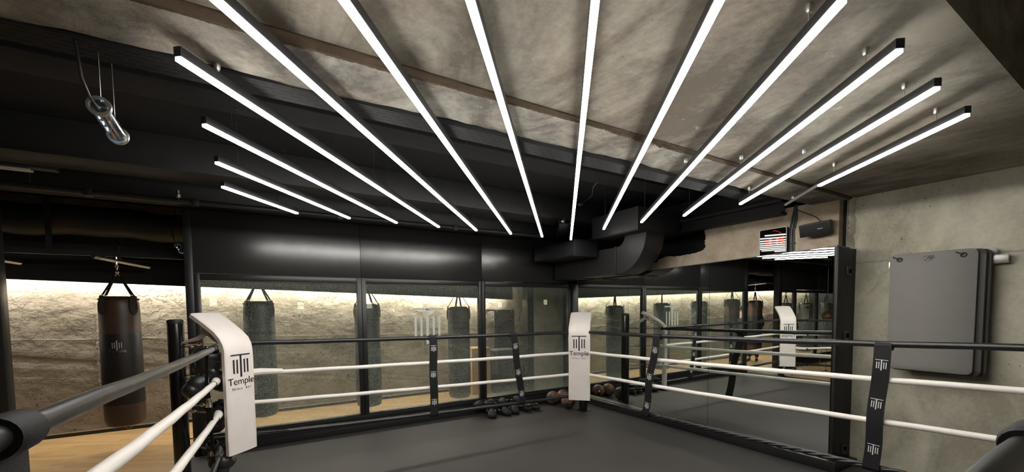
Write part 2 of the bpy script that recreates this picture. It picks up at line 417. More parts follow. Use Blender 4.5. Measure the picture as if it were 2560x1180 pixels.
# ragged front face of the band, its grazing shade painted in as dark brown
mb = MB(); rows = []
n = 1400
for i in range(n+1):
    x = -6+(XW+6)*i/n
    big = .25*max(0, math.sin(x*1.5+.6)) + (1.6*math.exp(-((x-2.15)/.42)**2)); q_ = hb(x)
    rg = random.random(); rg2 = random.random(); sm = .5+.5*math.sin(x*23)*math.sin(x*9.7)
    rows.append([Vector((x, 1.800-.010*big*rg2, ZC+.006)), Vector((x, 1.797+.004*rg2*big-.014*big*sm, ZC-q_*.35)), Vector((x, 1.801+.006*rg2*big, ZC-q_*.7-.006*big*rg)),
                 Vector((x, 1.804+.003*rg, ZC-q_-.002-.006*rg*big)), Vector((x, 1.816+.012*sm*(.4+big)+.004*rg2, ZC-q_-.003-.006*rg2*big)), Vector((x, 1.820+.014*sm*(.4+big), ZC-q_+.004))])
mb.grid(rows)
struct(mb.build('trim_1', M_faceshade, smooth=50), 'ragged front face of the concrete ceiling strip, its shade painted in brown')
# recess over the viewer, back and side walls
struct(MB().box(-8, XW+.25, -3.2, .50, 3.25, 3.4).build('ceiling_recess', M_ceil, smooth=0))
struct(MB().box(-8, 6.2, -3.3, -3.2, -.1, 3.4).build('wall_back', M_wall, smooth=0))
struct(MB().box(-8.1, -8, -3.2, 8.2, -.1, 3.4).build('wall_left', M_void, smooth=0))
# black ceiling behind the slab
struct(MB().box(-8, 6.2, 2.13, 8.2, ZB, ZB+.15).build('ceiling_black', M_void, smooth=0), 'black painted ceiling')
# perforated black tray fixed along the slab edge
mb = MB(); mb.prism([(2.142, 2.520), (2.292, 2.520), (2.292, 2.58), (2.284, 2.58), (2.284, 2.528), (2.150, 2.528), (2.150, 2.64), (2.142, 2.64)], lambda y, z: (-6, y, z+.02), lambda y, z: (4.05, y, z+.02))
tr = thing('cable_tray', 'long black perforated cable tray along the edge of the concrete slab', 'cable tray', (0, 2.2, 2.52))
mb.build('tray', M_tray, tr, smooth=0)
MB().tube([(-6, 2.33, 2.57), (4.0, 2.33, 2.57)], .012, 8).build('cable', M_plastic, tr)
# black beams of the dark ceiling
for nme, y0, y1, z0, z1, lab in (('ceiling_beam', 4.45, 4.85, 2.72, ZB, 'wide black ceiling beam running parallel to the glass front'),
                                 ('ceiling_beam', 5.20, 5.56, 2.64, ZB, 'black header beam above the satin black panels')):
    b = MB().box(-8, 4.75, y0, y1, z0, z1, bev=.01)
    struct(b.build(nme, M_black), lab)
struct(MB().box(-8, 4.75, 3.15, 3.45, 2.88, ZB, bev=.01).build('ceiling_beam', M_void), 'shallow black ceiling beam nearest the slab')

# ---- glass front
def z_frame(): pass
struct(MB().box(-.672, -.600, 5.565, 5.635, -.03, 2.63, bev=.004).build('door_frame', M_frame), 'black jamb right of the open doorway')
struct(MB().box(-2.12, -1.975, 5.53, 5.66, -.03, 2.63, bev=.004).build('door_frame', M_frame), 'black jamb left of the open doorway')
# sill and head across the front
def front(x0, x1, idx, muls):
    s = MB(); s.box(x0, x1, 5.53, 5.67, -.03, .13, bev=.004); s.box(x0, x1, 5.50, 5.53, -.03, .075, bev=.003)
    s.box(x0, x1, 5.55, 5.64, .13, .19, bev=.004)
    struct(s.build('baseboard_front' if idx == 0 else 'baseboard_front_left', M_frame), 'black sill under the glass front')
front(-.60, 4.57, 0, None); front(-6.9, -2.12, 1, None)
wn = 0
def window(x0, x1, label):
    """one glazed leaf: frame and pane"""
    global wn; wn += 1
    fr = MB(); y0, y1 = 5.565, 5.635; w = .052
    fr.box(x0, x0+w, y0, y1, .19, 1.955, bev=.003); fr.box(x1-w, x1, y0, y1, .19, 1.955, bev=.003)
    fr.box(x0+w, x1-w, y0, y1, .19, .205, bev=.003); fr.box(x0+w, x1-w, y0, y1, 1.885, 1.955, bev=.003)
    o = fr.build('window_%d' % wn, M_frame); struct(o, label)
    g = MB().box(x0+w-.003, x1-w+.003, 5.597, 5.603, .203, 1.887).build('glass_pane', M_glass, o, smooth=0)
    return o
window(-.598, 1.108, 'black framed speckled glass pane nearest the doorway')
window(1.112, 2.828, 'middle black framed speckled glass pane with frosted logo')
window(2.832, 4.52, 'black framed speckled glass pane in the mirror corner')
window(-2.87, -2.125, 'narrow black framed glass pane left of the doorway')
window(-4.07, -2.875, 'black framed glass pane left of the doorway with frosted logo')
window(-5.2, -4.075, 'black framed glass pane far left')
window(-6.9, -5.205, 'last black framed glass pane on the left')
# fascia panels
for i, (x0, x1) in enumerate(((-.672, 1.108), (1.112, 2.828), (2.832, XM+.2), (-4.07, -2.0), (-6.9, -4.075))):
    struct(MB().box(x0, x1, 5.575, 5.60, 1.96, 2.64, bev=.0015).build('fascia_%d' % (i+1), M_fascia), 'satin black fascia panel over the glass')
struct(MB().box(4.52, 4.60, 5.53, 5.70, -.03, 2.0, bev=.003).build('trim_3', M_frame))
# ---- mirrors
en = thing('mirror_casing', 'tall wall of three mirror panels on a black casing beside the concrete wall', 'mirror', (4.75, 1.79, 0))
def mt(y): return 2.09-.0245*(y-1.78)
for a, b in ((1.80, 3.052), (3.056, 4.330), (4.334, 5.56)):
    MB().prism([(a, .10), (b, .10), (b, mt(b)), (a, mt(a))], lambda y, z: (XM, y, z), lambda y, z: (XM+.006, y, z)).build('mirror_panel', M_mirror, en, smooth=20)
MB().prism([(1.785, .10), (5.57, .10), (5.57, mt(5.57)+.01), (1.785, mt(1.785)+.01)], lambda y, z: (XM+.012, y, z), lambda y, z: (4.855, y, z)).build('body', M_frame, en)
MB().box(XM-.002, XW, 1.765, 1.784, .0, 2.085, bev=.002).build('end_panel', M_black, en)
MB().box(XM-.10, XM+.01, 1.70, 5.50, 0.0, .10, bev=.006).build('plinth', M_frame, en)
MB().box(XM-.01, XW, 1.70, 1.766, 0.0, .055, bev=.004).build('plinth_return', M_frame, en)
for (x, z) in ((4.78, 1.87), (4.765, 1.26), (4.79, .16)):
    s = thing('power_socket', {1.87: 'upper', 1.26: 'middle', .16: 'lowest'}[z]+' black socket on the dark end panel of the mirrors', 'socket', (x, 1.764, z), 'sockets on the mirror end panel')
    MB().box(x-.042, x+.042, 1.755, 1.766, z-.042, z+.042, bev=.003).build('cover_plate', M_plastic, s)
    MB().lathe([(0, .002), (.022, .002), (.024, 0), (.024, -.004)], n=24, M=Matrix.Translation((x+.012, 1.753, z)) @ Matrix.Rotation(-PI/2, 4, 'X')).build('socket_insert', M_void, s)

# ---- corridor behind
struct(MB().box(-8, 6.2, YBK, YBK+.2, -.03, 3.0).build('wall_far', M_rough, smooth=0), 'rough board-marked concrete wall washed by the cove light')
mb = MB(); poly = [(-8, -.03), (4.3, -.03)]; x = 4.3
while x > -8:
    poly.append((x, 1.160-.024*x+.006*math.sin(x*7)+.004*random.random())); x -= .05
mb.prism(poly, lambda x, z: (x, YBK-.050-.004*math.sin(x*3), z), lambda x, z: (x, YBK+.05, z))
struct(mb.build('wall_far_lower', M_rough, smooth=0), 'lower pour of the rough concrete wall, standing slightly proud')
for k, x0 in enumerate((-1.84, -.29, 2.55)):
    rows = []
    for i in range(150):
        z = .06+1.9*i/149; j = .008*random.random(); yb_ = YBK-(.05 if z < 1.16-.024*x0 else 0)
        rows.append([Vector((x0-.014-j, yb_+.002, z)), Vector((x0-.003-j, yb_-.012*random.random(), z)), Vector((x0+.004-j, yb_-.004, z)), Vector((x0+.010+j, yb_+.002, z))])
    mb = MB(); mb.grid(rows); struct(mb.build('trim_%d' % (k+10), M_rough, smooth=60), 'vertical formwork joint in the rough wall')
struct(MB().box(-8, 4.3, YBK-.068, YBK, -.03, .015, bev=.002).build('baseboard_far', M_frame))
struct(MB().box(-8, 4.3, YBK-.080, YBK-.056, .015, .030).build('baseboard_trim', M_steel))
def zb(x): return 1.862-.033*x
mb = MB()
def wedge(mb, x0, x1, y0, y1, h0, h1):
    P = [(x0, y0), (x1, y0), (x1, y1), (x0, y1)]
    mb.prism(P, lambda x, y: (x, y, zb(x)+h0), lambda x, y: (x, y, zb(x)+h1))
wedge(mb, -8, 4.28, 7.10, 7.13, 0, .34); wedge(mb, -8, 4.28, 7.10, 7.5, .31, .34)
struct(mb.build('cove_beam', M_black, smooth=0), 'black boxing that hides the cove light')
mb = MB(); wedge(mb, -8, 4.26, 7.33, 7.36, .10, .125)
tag(mb.build('cove_light', M_cove, smooth=0), 'bright linear strip light hidden behind the black boxing over the rough wall', 'light')
struct(MB().box(-8, 4.2, 6.86, 6.95, 2.26, 2.36, bev=.004).build('beam_corridor', M_black), 'black steel channel above the corridor')
mb = MB(); mb.box(-8, 4.2, 6.34, 6.42, 2.175, 2.235, bev=.004)
for x in (-5.9, -3.4, -1.9, -.6, .7, 2.1, 3.6): mb.box(x-.02, x+.02, 6.36, 6.40, 2.20, 3.0)
struct(mb.build('bag_rail', M_black), 'black steel rail that the punch bags hang from')
pts = []
for i in range(60):
    x = -7.5+i*.115; pts.append((x, 6.72+.006*math.sin(x*7), 2.60-.013*math.sin(x*5)-.01*math.sin(x*11)))
tag(MB().tube(pts, .17, 28).build('air_duct', M_foil), 'fat black insulated round air duct over the corridor', 'duct')
# right-hand return wall of the corridor
struct(MB().box(4.42, 6.2, 6.60, 6.7, -.03, 3.0).build('wall_return', M_wall, smooth=0), 'plain concrete wall behind the corner pane')
struct(MB().box(4.28, 4.42, 6.56, 6.74, -.03, 3.0, bev=.004).build('post_corridor', M_frame), 'dark steel post at the end of the corridor')

# ------------------------------------------------------------------ lettering and the pillar emblem
def text_obj(txt, size, M, mat, name, parent, depth=.001, spacing=1.0, sx=1.0):
    cu = bpy.data.curves.new('letters', 'FONT'); cu.body = txt; cu.size = size; cu.extrude = depth; cu.align_x = 'CENTER'
    cu.space_character = spacing; cu.resolution_u = 4
    t = bpy.data.objects.new('letters', cu); COL.objects.link(t)
    dg = bpy.context.evaluated_depsgraph_get(); dg.update()
    me = bpy.data.meshes.new_from_object(t.evaluated_get(dg)); COL.objects.unlink(t); bpy.data.objects.remove(t); bpy.data.curves.remove(cu)
    me.transform(Matrix.Diagonal((sx, 1, 1, 1))); me.transform(M)
    me.name = name; me.materials.clear(); me.materials.append(mat)
    o = bpy.data.objects.new(name, me); COL.objects.link(o)
    if parent is not None:
        o.parent = parent; o.matrix_parent_inverse = inv_world(parent)
    return o
def emblem(mb, M, w, th=.0012):
    """pillar emblem, w = width of the top bar, origin at its top centre, in the local xy plane"""
    def b(x0, x1, y0, y1): mb.box(x0*w, x1*w, y0*w, y1*w, -th, th, M=M)
    b(-.5, .5, -.055, 0)
    b(-.045, .045, -1.06, -.03)
    for x in (-.365, -.19, .19, .365): b(x-.035, x+.035, -.88, -.24)
def frame_M(origin, xdir, ydir):
    x = Vector(xdir).normalized(); y = Vector(ydir).normalized(); z = x.cross(y)
    m = Matrix((x, y, z)).transposed().to_4x4(); m.translation = Vector(origin); return m

from mathutils import Euler
def remesh_build(mb, name, mat, parent, vox=.006, smooth_it=4):
    me = bpy.data.meshes.new('t'); mb.bm.to_mesh(me); mb.bm.free()
    o = bpy.data.objects.new('t', me); COL.objects.link(o)
    a = o.modifiers.new('r', 'REMESH'); a.mode = 'VOXEL'; a.voxel_size = vox
    b = o.modifiers.new('s', 'SMOOTH'); b.iterations = smooth_it; b.factor = .6
    dg = bpy.context.evaluated_depsgraph_get(); dg.update()
    m2 = bpy.data.meshes.new_from_object(o.evaluated_get(dg)); bpy.data.objects.remove(o)
    m2.name = name; m2.materials.clear(); m2.materials.append(mat); m2.polygons.foreach_set('use_smooth', [True]*len(m2.polygons))
    q = bpy.data.objects.new(name, m2); COL.objects.link(q)
    if parent is not None: q.parent = parent; q.matrix_parent_inverse = inv_world(parent)
    return q

# ------------------------------------------------------------------ linear ceiling lights
LZ = 2.46; ANG = math.radians(51.94); DX, DY = math.cos(ANG), math.sin(ANG)
SE = [((-.21, 3.79), (.33, 4.48)), ((-.22, 3.21), (.80, 4.47)), ((-.21, 2.59), (1.27, 4.47)), ((-.235, 1.97), (1.74, 4.48)),
      ((-.22, 1.37), (2.20, 4.47)), ((-.22, .77), (2.67, 4.47)), ((.137, .62), (3.12, 4.47)), ((.61, .62), (3.59, 4.47)),
      ((1.08, .62), (3.45, 3.72)), ((1.53, .61), (3.50, 3.25)), ((2.0, .62), (3.69, 2.78)), ((2.485, .64), (3.78, 2.17)), ((2.975, .64), (3.76, 1.54))]
ORD = ['leftmost and shortest', 'second from the left', 'third from the left', 'fourth from the left, near end against the concrete strip', 'fifth from the left',
       'sixth from the left', 'seventh from the left, middle of the fan', 'eighth from the left, the nearly vertical one', 'fifth from the right', 'fourth from the right',
       'third from the right', 'second from the right', 'rightmost, beside the grey conduit']
for i, (a, b) in enumerate(SE):
    off = 2.5-.371*i
    # snap to the parallel raster
    L = math.hypot(b[0]-a[0], b[1]-a[1]); mx, my = (a[0]+b[0])/2, (a[1]+b[1])/2
    o_ = -mx*DY+my*DX; mx += DY*(o_-off); my -= DX*(o_-off)
    t = thing('linear_light', 'glowing white linear ceiling light, '+ORD[i], 'ceiling light', (mx, my, LZ), 'parallel linear ceiling lights')
    T = Matrix.Translation((mx, my, LZ)) @ Matrix.Rotation(ANG, 4, 'Z')
    MB().box(-L/2, L/2, -.0150, .0150, .014, .050, bev=.0015, M=T).build('housing', M_ductm, t)
    mb = MB(); mb.box(-L/2, -L/2+.003, -.017, .017, -.001, .03, M=T); mb.box(L/2-.003, L/2, -.017, .017, -.001, .03, M=T)
    MB().box(-L/2+.003, L/2-.003, -.0122, .0122, 0, .014, bev=.001, M=T).build('diffuser', M_led, t, smooth=0)
    n = 2 if L < 1.8 else 3
    for k in range(n):
        u = -L/2+.18*min(1, L)+ (L-.36*min(1, L))*k/(n-1)
        px, py = mx+DX*u, my+DY*u
        zt = ZC if py < 1.80 else ZC-hb(px) if py < 2.13 else (2.72 if 4.45 < py < 4.85 else ZB)
        if 3.15 < py < 3.45: zt = 2.88
        c = MB(); c.tube([(px, py, LZ+.048), (px, py, zt)], .0016 if py > 2.22 else .004, 6)
        if py < 2.13: c.lathe([(0, -.030), (.008, -.028), (.012, -.018), (.012, 0), (0, .002)], (px, py, zt), 12)
        else: c.lathe([(0, -.014), (.009, -.012), (.009, 0), (0, .001)], (px, py, zt), 10)
        c.build('suspension', M_steel if py < 2.13 else M_ductm, t)

# ------------------------------------------------------------------ boxing ring
S2 = math.sqrt(.5)
CORN = {'far_right': dict(post=(4.13, 4.81), pad=(3.70, 4.39), d=(-S2, -S2)), 'far_left': dict(post=(-.665, 4.80), pad=(-.19, 4.45), d=(S2, -S2))}
def make_post(c, label, hh=1.455):
    x, y = c['post']
    t = thing('corner_post', label, 'ring post', (x, y, 0), 'round black corner posts')
    p = MB(); p.lathe([(0, .012), (.0615, .012), (.0615, hh), (.058, hh+.013), (0, hh+.013)], (x, y, 0), 40)
    p.build('post', M_post, t)
    MB().lathe([(.0620, hh-.012), (.0625, hh+.008), (.060, hh+.020), (.045, hh+.026), (0, hh+.026)], (x, y, 0), 40).build('cap', M_plastic, t)
    MB().box(x-.085, x+.085, y-.085, y+.085, 0, .006, bev=.002).build('base_plate', M_frame, t)
    return t
make_post(CORN['far_right'], 'round black ring post behind the middle white corner pad, near the mirrors', 1.425)
make_post(CORN['far_left'], 'tall round black ring post left of the nearest white corner pad')

def make_pad(key, label, fs):
    c = CORN[key]; px, py = c['pad']; d = Vector((c['d'][0], c['d'][1], 0)); w = Vector((-d.y, d.x, 0))  # d: towards ring centre; w: along the width
    W = .145; TH = .045
    prof = [(0, .285), (0, .45), (0, .7), (0, .95), (0, 1.13), (.002, 1.20), (.012, 1.25), (.040, 1.30), (.10, 1.358), (.18, 1.415), (.26, 1.466), (.345, 1.515)]
    prof = [(b, z if z < 1.13 else 1.13+(z-1.13)*fs) for b, z in prof]
    t = thing('corner_pad', label, 'corner pad', (px, py, .285), 'white ring corner pads')
    bm = bmesh.new(); rings = []
    C0 = Vector((px, py, 0))
    for i, (b, z) in enumerate(prof):
        P = C0 - d*b + Vector((0, 0, z))
        a = prof[max(0, i-1)]; e = prof[min(len(prof)-1, i+1)]
        tn = (-d*(e[0]-a[0]) + Vector((0, 0, e[1]-a[1]))).normalized()
        nr = w.cross(tn).normalized()
        if nr.dot(d) < 0 and abs(nr.dot(d)) > .3: nr = -nr
        if nr.z < -.2: nr = -nr
        ww = W*(1+.012*math.sin(i*2.1)); ring = []
        cs = [(-ww, -.35*TH), (-ww, .35*TH), (-ww+.012, .5*TH), (-ww*.5, .58*TH), (0, .62*TH), (ww*.5, .58*TH), (ww-.012, .5*TH), (ww, .35*TH), (ww, -.35*TH), (ww-.012, -.5*TH), (0, -.52*TH), (-ww+.012, -.5*TH)]
        for u, v in cs: ring.append(bm.verts.new(P + w*u + nr*v))
        rings.append(ring)
    n = 12
    for A, B in zip(rings, rings[1:]):
        for k in range(n): bm.faces.new((A[k], A[(k+1) % n], B[(k+1) % n], B[k]))
    bm.faces.new(rings[0]); bm.faces.new(list(reversed(rings[-1])))
    mb = MB(); mb.bm.free(); mb.bm = bm
    bmesh.ops.subdivide_edges(bm, edges=bm.edges[:], cuts=1, use_grid_fill=True, smooth=.6)
    mb.build('cushion', M_padW, t, smooth=50)
    # front side vectors
    up = Vector((0, 0, 1)); xr = w if w.cross(up).dot(d) > 0 else -w
    def at(h): return frame_M(C0 + d*(TH*.62+.0015) + Vector((0, 0, h)), xr, up)
    e = MB(); emblem(e, at(1.168), .192, .0012); e.build('emblem', M_blackp, t, smooth=0)
    text_obj('Temple', .088, at(.900), M_blackp, 'lettering', t, .0003, .98)
    text_obj('N', .032, at(.852) @ Matrix.Translation((-.083, 0, 0)), M_blackp, 'lettering', t, .0003)
    text_obj('OBLE', .023, at(.852) @ Matrix.Translation((-.030, 0, 0)), M_blackp, 'lettering', t, .0003, 1.5)
    text_obj('A', .032, at(.852) @ Matrix.Translation((.048, 0, 0)), M_blackp, 'lettering', t, .0003)
    text_obj('RT', .023, at(.852) @ Matrix.Translation((.083, 0, 0)), M_blackp, 'lettering', t, .0003, 1.5)
    # gathered cover and tie strap at the back of the flap
    g = MB(); base = C0 - d*.20
    rows = []
    for j in range(9):
        u = -W*.9+W*1.8*j/8; row = []
        for k in range(6):
            s = k/5
            P = C0 - d*(.02+.30*s) + w*u*(1-.45*s) + Vector((0, 0, 1.22+.17*s-.012*math.sin(j*2.4)*(1-s)+.02*math.sin(j*1.7+k)))
            row.append(P)
        rows.append(row)
    g.grid(rows); ob = g.build('gathered_cover', M_padW, t, smooth=80)
    so = ob.modifiers.new('thickness', 'SOLIDIFY'); so.thickness = .004
    p0 = C0 - d*.26 + Vector((0, 0, 1.40)); p1 = Vector((c['post'][0], c['post'][1], 1.27))-(-d)*.07
    MB().tube([p0, (p0+p1)/2+Vector((0, 0, -.03)), p1], .018, 8, rs=[.03, .02, .006]).build('tie_strap', M_padW, t)
    return t
make_pad('far_right', 'white ring corner pad with black pillar emblem standing before the mirror corner', .86)
make_pad('far_left', 'large white ring corner pad with black pillar emblem, nearest to the viewer at left', 1.0)

ZR = [1.235, .955, .665, .355]
ROPE_N = {0: 'thick black top rope', 1: 'white upper middle rope', 2: 'white lower middle rope', 3: 'black bottom rope'}
def hook_tip(c, z): return Vector((c['post'][0], c['post'][1], z))
def turnbuckle(name, P, Q, parent):
    """chrome hook, turnbuckle body and eye between post P and rope end Q"""
    P = Vector(P); Q = Vector(Q); v = Q-P; L = v.length; u = v.normalized(); side = u.cross(Vector((0, 0, 1))).normalized()
    mb = MB()
    mb.tube([P, P+u*min(.12, L*.3)], .006, 8)
    a = P+u*min(.12, L*.3); b = Q-u*min(.09, L*.25)
    loop = [a+u*.02*math.cos(t)+Vector((0, 0, .014*math.sin(t))) for t in [2*PI*i/12 for i in range(12)]]
    mb.tube(loop, .0035, 6, closed=True)
    for s in (-1, 1): mb.tube([a+side*.010*s, b+side*.010*s], .0035, 6)
    for q in (a+u*.01, b-u*.01): mb.tube([q-u*.010, q+u*.010], .013, 10)
    mb.tube([b, Q], .005, 8)
    return mb.build(name, M_chrome, parent)
def rope(side, k, ends, label, sag=.012, group=None, pos=None, twist=False, r=None):
    A, B = Vector(ends[0]), Vector(ends[1])
    t = thing('ring_rope', label, 'ring rope', tuple(A), group)
    black = k in (0, 3); r = r or (.0225 if black else .021)
    if k == 3: r = .020
    n = 40; pts = []; rs = []
    for i in range(n+1):
        s = i/n; p = A.lerp(B, s); p.z -= sag*4*s*(1-s)
        p.z += .0012*math.sin(s*37+k); pts.append(p); rs.append(r*(1+.012*math.sin(s*61+k*2)))
    if twist:
        pts2 = []; n2 = 200
        mb = MB()
        for ph in (0, 2*PI/3, 4*PI/3):
            q = []
            for i in range(n2+1):
                s = i/n2; p = A.lerp(B, s); p.z -= sag*4*s*(1-s)
                d = (B-A).normalized(); e1 = d.cross(Vector((0, 0, 1))).normalized(); e2 = e1.cross(d)
                am = .011*min(1, max(0, (s-.16)*8))
                an = s*PI*2*13+ph; q.append(p+e1*math.cos(an)*am+e2*math.sin(an)*am)
            mb.tube(q, .0135, 8)
        mb.build('cover', M_vinylB, t, smooth=80)
    else:
        MB().tube(pts, r, 20, rs=rs).build('cover', M_vinylB if black else M_vinylW, t, smooth=60)
    return t, pts
fl, fr_ = CORN['far_left'], CORN['far_right']
YF, XR, XL, YN = 4.47, 3.78, -.34, .19
SIDE = {'far': 'along the glass front', 'right': 'along the mirrors', 'left': 'at the left, running towards the viewer', 'near': 'crossing the bottom right corner next to the viewer'}
# far side
zf_l = [1.252, .967, .690, .382]; zf_r = [1.211, .923, .624, .320]
for k in range(4):
    t, p = rope('far', k, ((-.150, 4.60, zf_l[k]), (3.66, 4.525, zf_r[k])), ROPE_N[k]+' of the ring along the glass front', .01, 'ropes along the glass front')
    turnbuckle('turnbuckle', (4.07, 4.77, zf_r[k]), (3.65, 4.525, zf_r[k]), t)
    turnbuckle('turnbuckle', (-.61, 4.78, zf_l[k]), (-.14, 4.60, zf_l[k]), t)
    if k == 1: MB().tube([(-.14, 4.60, .97), (-.02, 4.60, .975), (.16, 4.595, .967)], .03, 10, rs=[.038, .034, .024]).build('loose_sleeve', M_vinylW, t)
    if k == 3: MB().tube([(-.12, 4.60, .40), (.2, 4.57, .39)], .012, 8, rs=[.02, .006]).build('loose_end', M_vinylB, t)
# right side
zr_f = [1.212, .935, .635, .30]; zr_n = [1.30, 1.05, .745, .40]
for k in range(4):
    t, p = rope('right', k, ((3.80, 4.37, zr_f[k]), (XR, .32, zr_n[k])), ROPE_N[k]+' of the ring along the mirrors and the concrete wall', .018, 'ropes along the mirrors', twist=(k == 3))
    turnbuckle('turnbuckle', (4.08, 4.77, zr_f[k]), (3.80, 4.36, zr_f[k]), t)
    if k == 2:
        # torn sleeve
        f = MB(); f.tube([(XR-.004, .98, .723), (XR-.004, .42, .742)], .010, 8)
        for i in range(60):
            y = .95-.5*random.random(); f.ico((XR-.004+.012*random.random(), y, .722+.014*(.9-y)+.004*random.random()), .004+.005*random.random(), 1, (1, 1.6, .8))
        remesh_build(f, 'torn_sleeve', M_vinylW, t, .0025, 1)
# left side
zl_f = [1.238, .965, .69, .39]; zl_n = [1.335, 1.165, .965, .60]
LN = {}
for k, (a, b) in enumerate((((-.350, 4.40, 1.235), (-.352, .25, 1.395)), ((-.352, 4.38, .945), (-.345, .92, 1.20)), ((-.345, 4.38, .655), (-.345, .92, 1.00)), ((-.345, 4.38, .33), (-.345, 1.3, .55)))):
    t, p = rope('left', k, (a, b), ROPE_N[k]+' of the ring at the left edge, running towards the viewer', .012, 'ropes at the left side of the ring')
    turnbuckle('turnbuckle', (-.63, 4.75, a[2]+.0), (a[0], a[1]+.05, a[2]), t)
    MB().tube([(a[0], a[1]-.22, a[2]+.01), (a[0]-.0005, a[1]-.245, a[2]+.011)], .0255, 16).build('end_band', M_strap, t)
    MB().tube([(a[0], a[1]-.22, a[2]+.01), (a[0], a[1]-.02, a[2]+.005), (a[0]-.01, a[1]+.08, a[2])], .02, 14, rs=[.023, .034 if k else .028, .03]).build('end_sleeve', M_vinylB if k in (0, 3) else M_vinylW, t)
    LN[k] = b
# near side: only its top rope passes under the viewpoint
t, p = rope('near', 0, ((.35, .165, 1.275), (3.72, .165, 1.30)), 'thick black top rope crossing the bottom right corner next to the viewer', .0)

# ---- webbing separators
def separator(name, P, zt, zb_, along, label, w=.052, lean=0.0, logos=(.86, .52, .16), wig=.012, n=44, th=.003, zr=(.955, .665), front=None):
    """P: xy at the top, along: rope direction, front: towards the ring"""
    a = Vector(along).normalized(); f = Vector(front).normalized()
    t = thing(name, label, 'rope separator', (P[0], P[1], zb_), 'black webbing rope separators')
    Ls, Rs, Ns = [], [], []
    def path(s):
        z = zt+(zb_-zt)*s
        o = -.027
        x = P[0]+a.x*lean*s; y = P[1]+a.y*lean*s
        dep = .027
        # weaves: in front of the black ropes and both white ropes
        k = wig*math.sin(s*9.5)
        return Vector((x, y, z)) + f*(dep+.004*math.sin(s*13)) + a*k
    for i in range(n+1):
        s = i/n; c = path(s); c2 = path(min(1, s+.01)); c1 = path(max(0, s-.01)); tn = (c2-c1).normalized()
        nr = a.cross(tn).normalized(); nr = nr if nr.dot(f) > 0 else -nr
        sd = tn.cross(nr).normalized(); sd = sd if sd.dot(a) > 0 else -sd
        Ls.append(c-sd*w); Rs.append(c+sd*w); Ns.append(nr)
    MB().strip(Ls, Rs, Ns, th).build('webbing', M_strap, t, smooth=60)
    # loops round the top and bottom rope
    for z, xy, rr in ((zt, (P[0], P[1]), .0285), (zb_, (P[0]+a.x*lean, P[1]+a.y*lean), .027)):
        q = []
        for j in (-1, 1): q.append(Vector((xy[0], xy[1], z))+a*w*.97*j)
        MB().tube([q[0], q[0].lerp(q[1], .25), q[0].lerp(q[1], .6), q[1]], rr, 18, rs=[rr, rr*1.06, rr*1.02, rr*1.08]).build('loop', M_strap, t, smooth=60)
    for u in logos:
        s = 1-u; c = path(s); c2 = path(s+.02); tn = (c-c2).normalized(); nr = a.cross(tn).normalized(); nr = nr if nr.dot(f) > 0 else -nr
        xr = tn.cross(nr)
        e = MB(); emblem(e, frame_M(c+nr*(th/2+.0010)+tn*.03, xr, tn), w*1.48, .0006); e.build('printed_emblem', M_white, t, smooth=0)
    return t
separator('rope_separator', (1.67, 4.565), 1.222, .336, (1, 0, 0), 'black webbing separator with white emblems, left one on the glass side', w=.047, front=(0, -1, 0), wig=.004, logos=(.87, .53, .17))
separator('rope_separator', (2.73, 4.545), 1.213, .328, (1, 0, 0), 'slanting black webbing separator with white emblems, right one on the glass side', w=.047, lean=.13, front=(0, -1, 0), wig=.006, logos=(.84, .46, .14))
separator('rope_separator', (XR, 3.14), 1.215, .305, (0, 1, 0), 'black webbing separator with white emblems hanging before the mirrors', w=.047, lean=.16, front=(-1, 0, 0), wig=-.012, logos=(.84, .50, .13))
separator('rope_separator', (XR, 1.168), 1.255, .365, (0, 1, 0), 'large black webbing separator with white emblems before the concrete wall', w=.049, lean=.045, front=(-1, 0, 0), wig=-.004, logos=(.86, .54, .165))
# left near separator: wide loop and falling webbing
t = thing('rope_separator', 'thick black webbing loop on the black rope at the left edge', 'rope separator', (-.37, 1.2, 1.0))
MB().tube([(-.352, 1.035, 1.355), (-.352, 1.02, 1.356), (-.352, .945, 1.359), (-.352, .93, 1.360)], .034, 20, rs=[.028, .034, .036, .033]).build('loop', M_strap, t, smooth=60)
MB().box(-.356, -.348, .935, 1.03, .45, 1.345, bev=.002).build('webbing', M_strap, t)
# right near separator loop on the near rope
t = thing('rope_separator', 'broad black webbing loop round the rope at the bottom right corner', 'rope separator', (1.3, .165, 1.0))
MB().tube([(1.205, .165, 1.281), (1.22, .165, 1.282), (1.31, .165, 1.283), (1.325, .165, 1.283)], .034, 20, rs=[.033, .037, .037, .034]).build('loop', M_strap, t, smooth=60)
MB().box(1.215, 1.315, .160, .168, .45, 1.27, bev=.002).build('webbing', M_strap, t)
# thin buckled strap by the left pad
t = thing('ratchet_strap', 'thin black strap with chrome buckles hanging beside the nearest corner pad', 'strap', (-.335, 3.9, .3))
pts = [Vector((-.342, 3.90, 1.23)), Vector((-.345, 3.87, 1.08)), Vector((-.352, 3.86, .96)), Vector((-.345, 3.88, .84)), Vector((-.340, 3.90, .66)), Vector((-.336, 3.92, .50)), Vector((-.336, 3.95, .34))]
A = Vector((.86, -.5, 0))
pp = []
for i in range(len(pts)-1):
    for k in range(6): pp.append(pts[i].lerp(pts[i+1], k/6)+Vector((-.02, 0, 0)))
pp.append(pts[-1]+Vector((-.02, 0, 0)))
ws = [.012+.012*max(0, min(1, (i-8)/6)) if i < 24 else .013 for i in range(len(pp))]
MB().strip([p-A*w for p, w in zip(pp, ws)], [p+A*w for p, w in zip(pp, ws)], [Vector((.5, .86, 0)).cross(Vector((0, 0, 1)))*0+Vector((-.5, -.86, 0))]*len(pp), .003).build('webbing', M_strap, t)
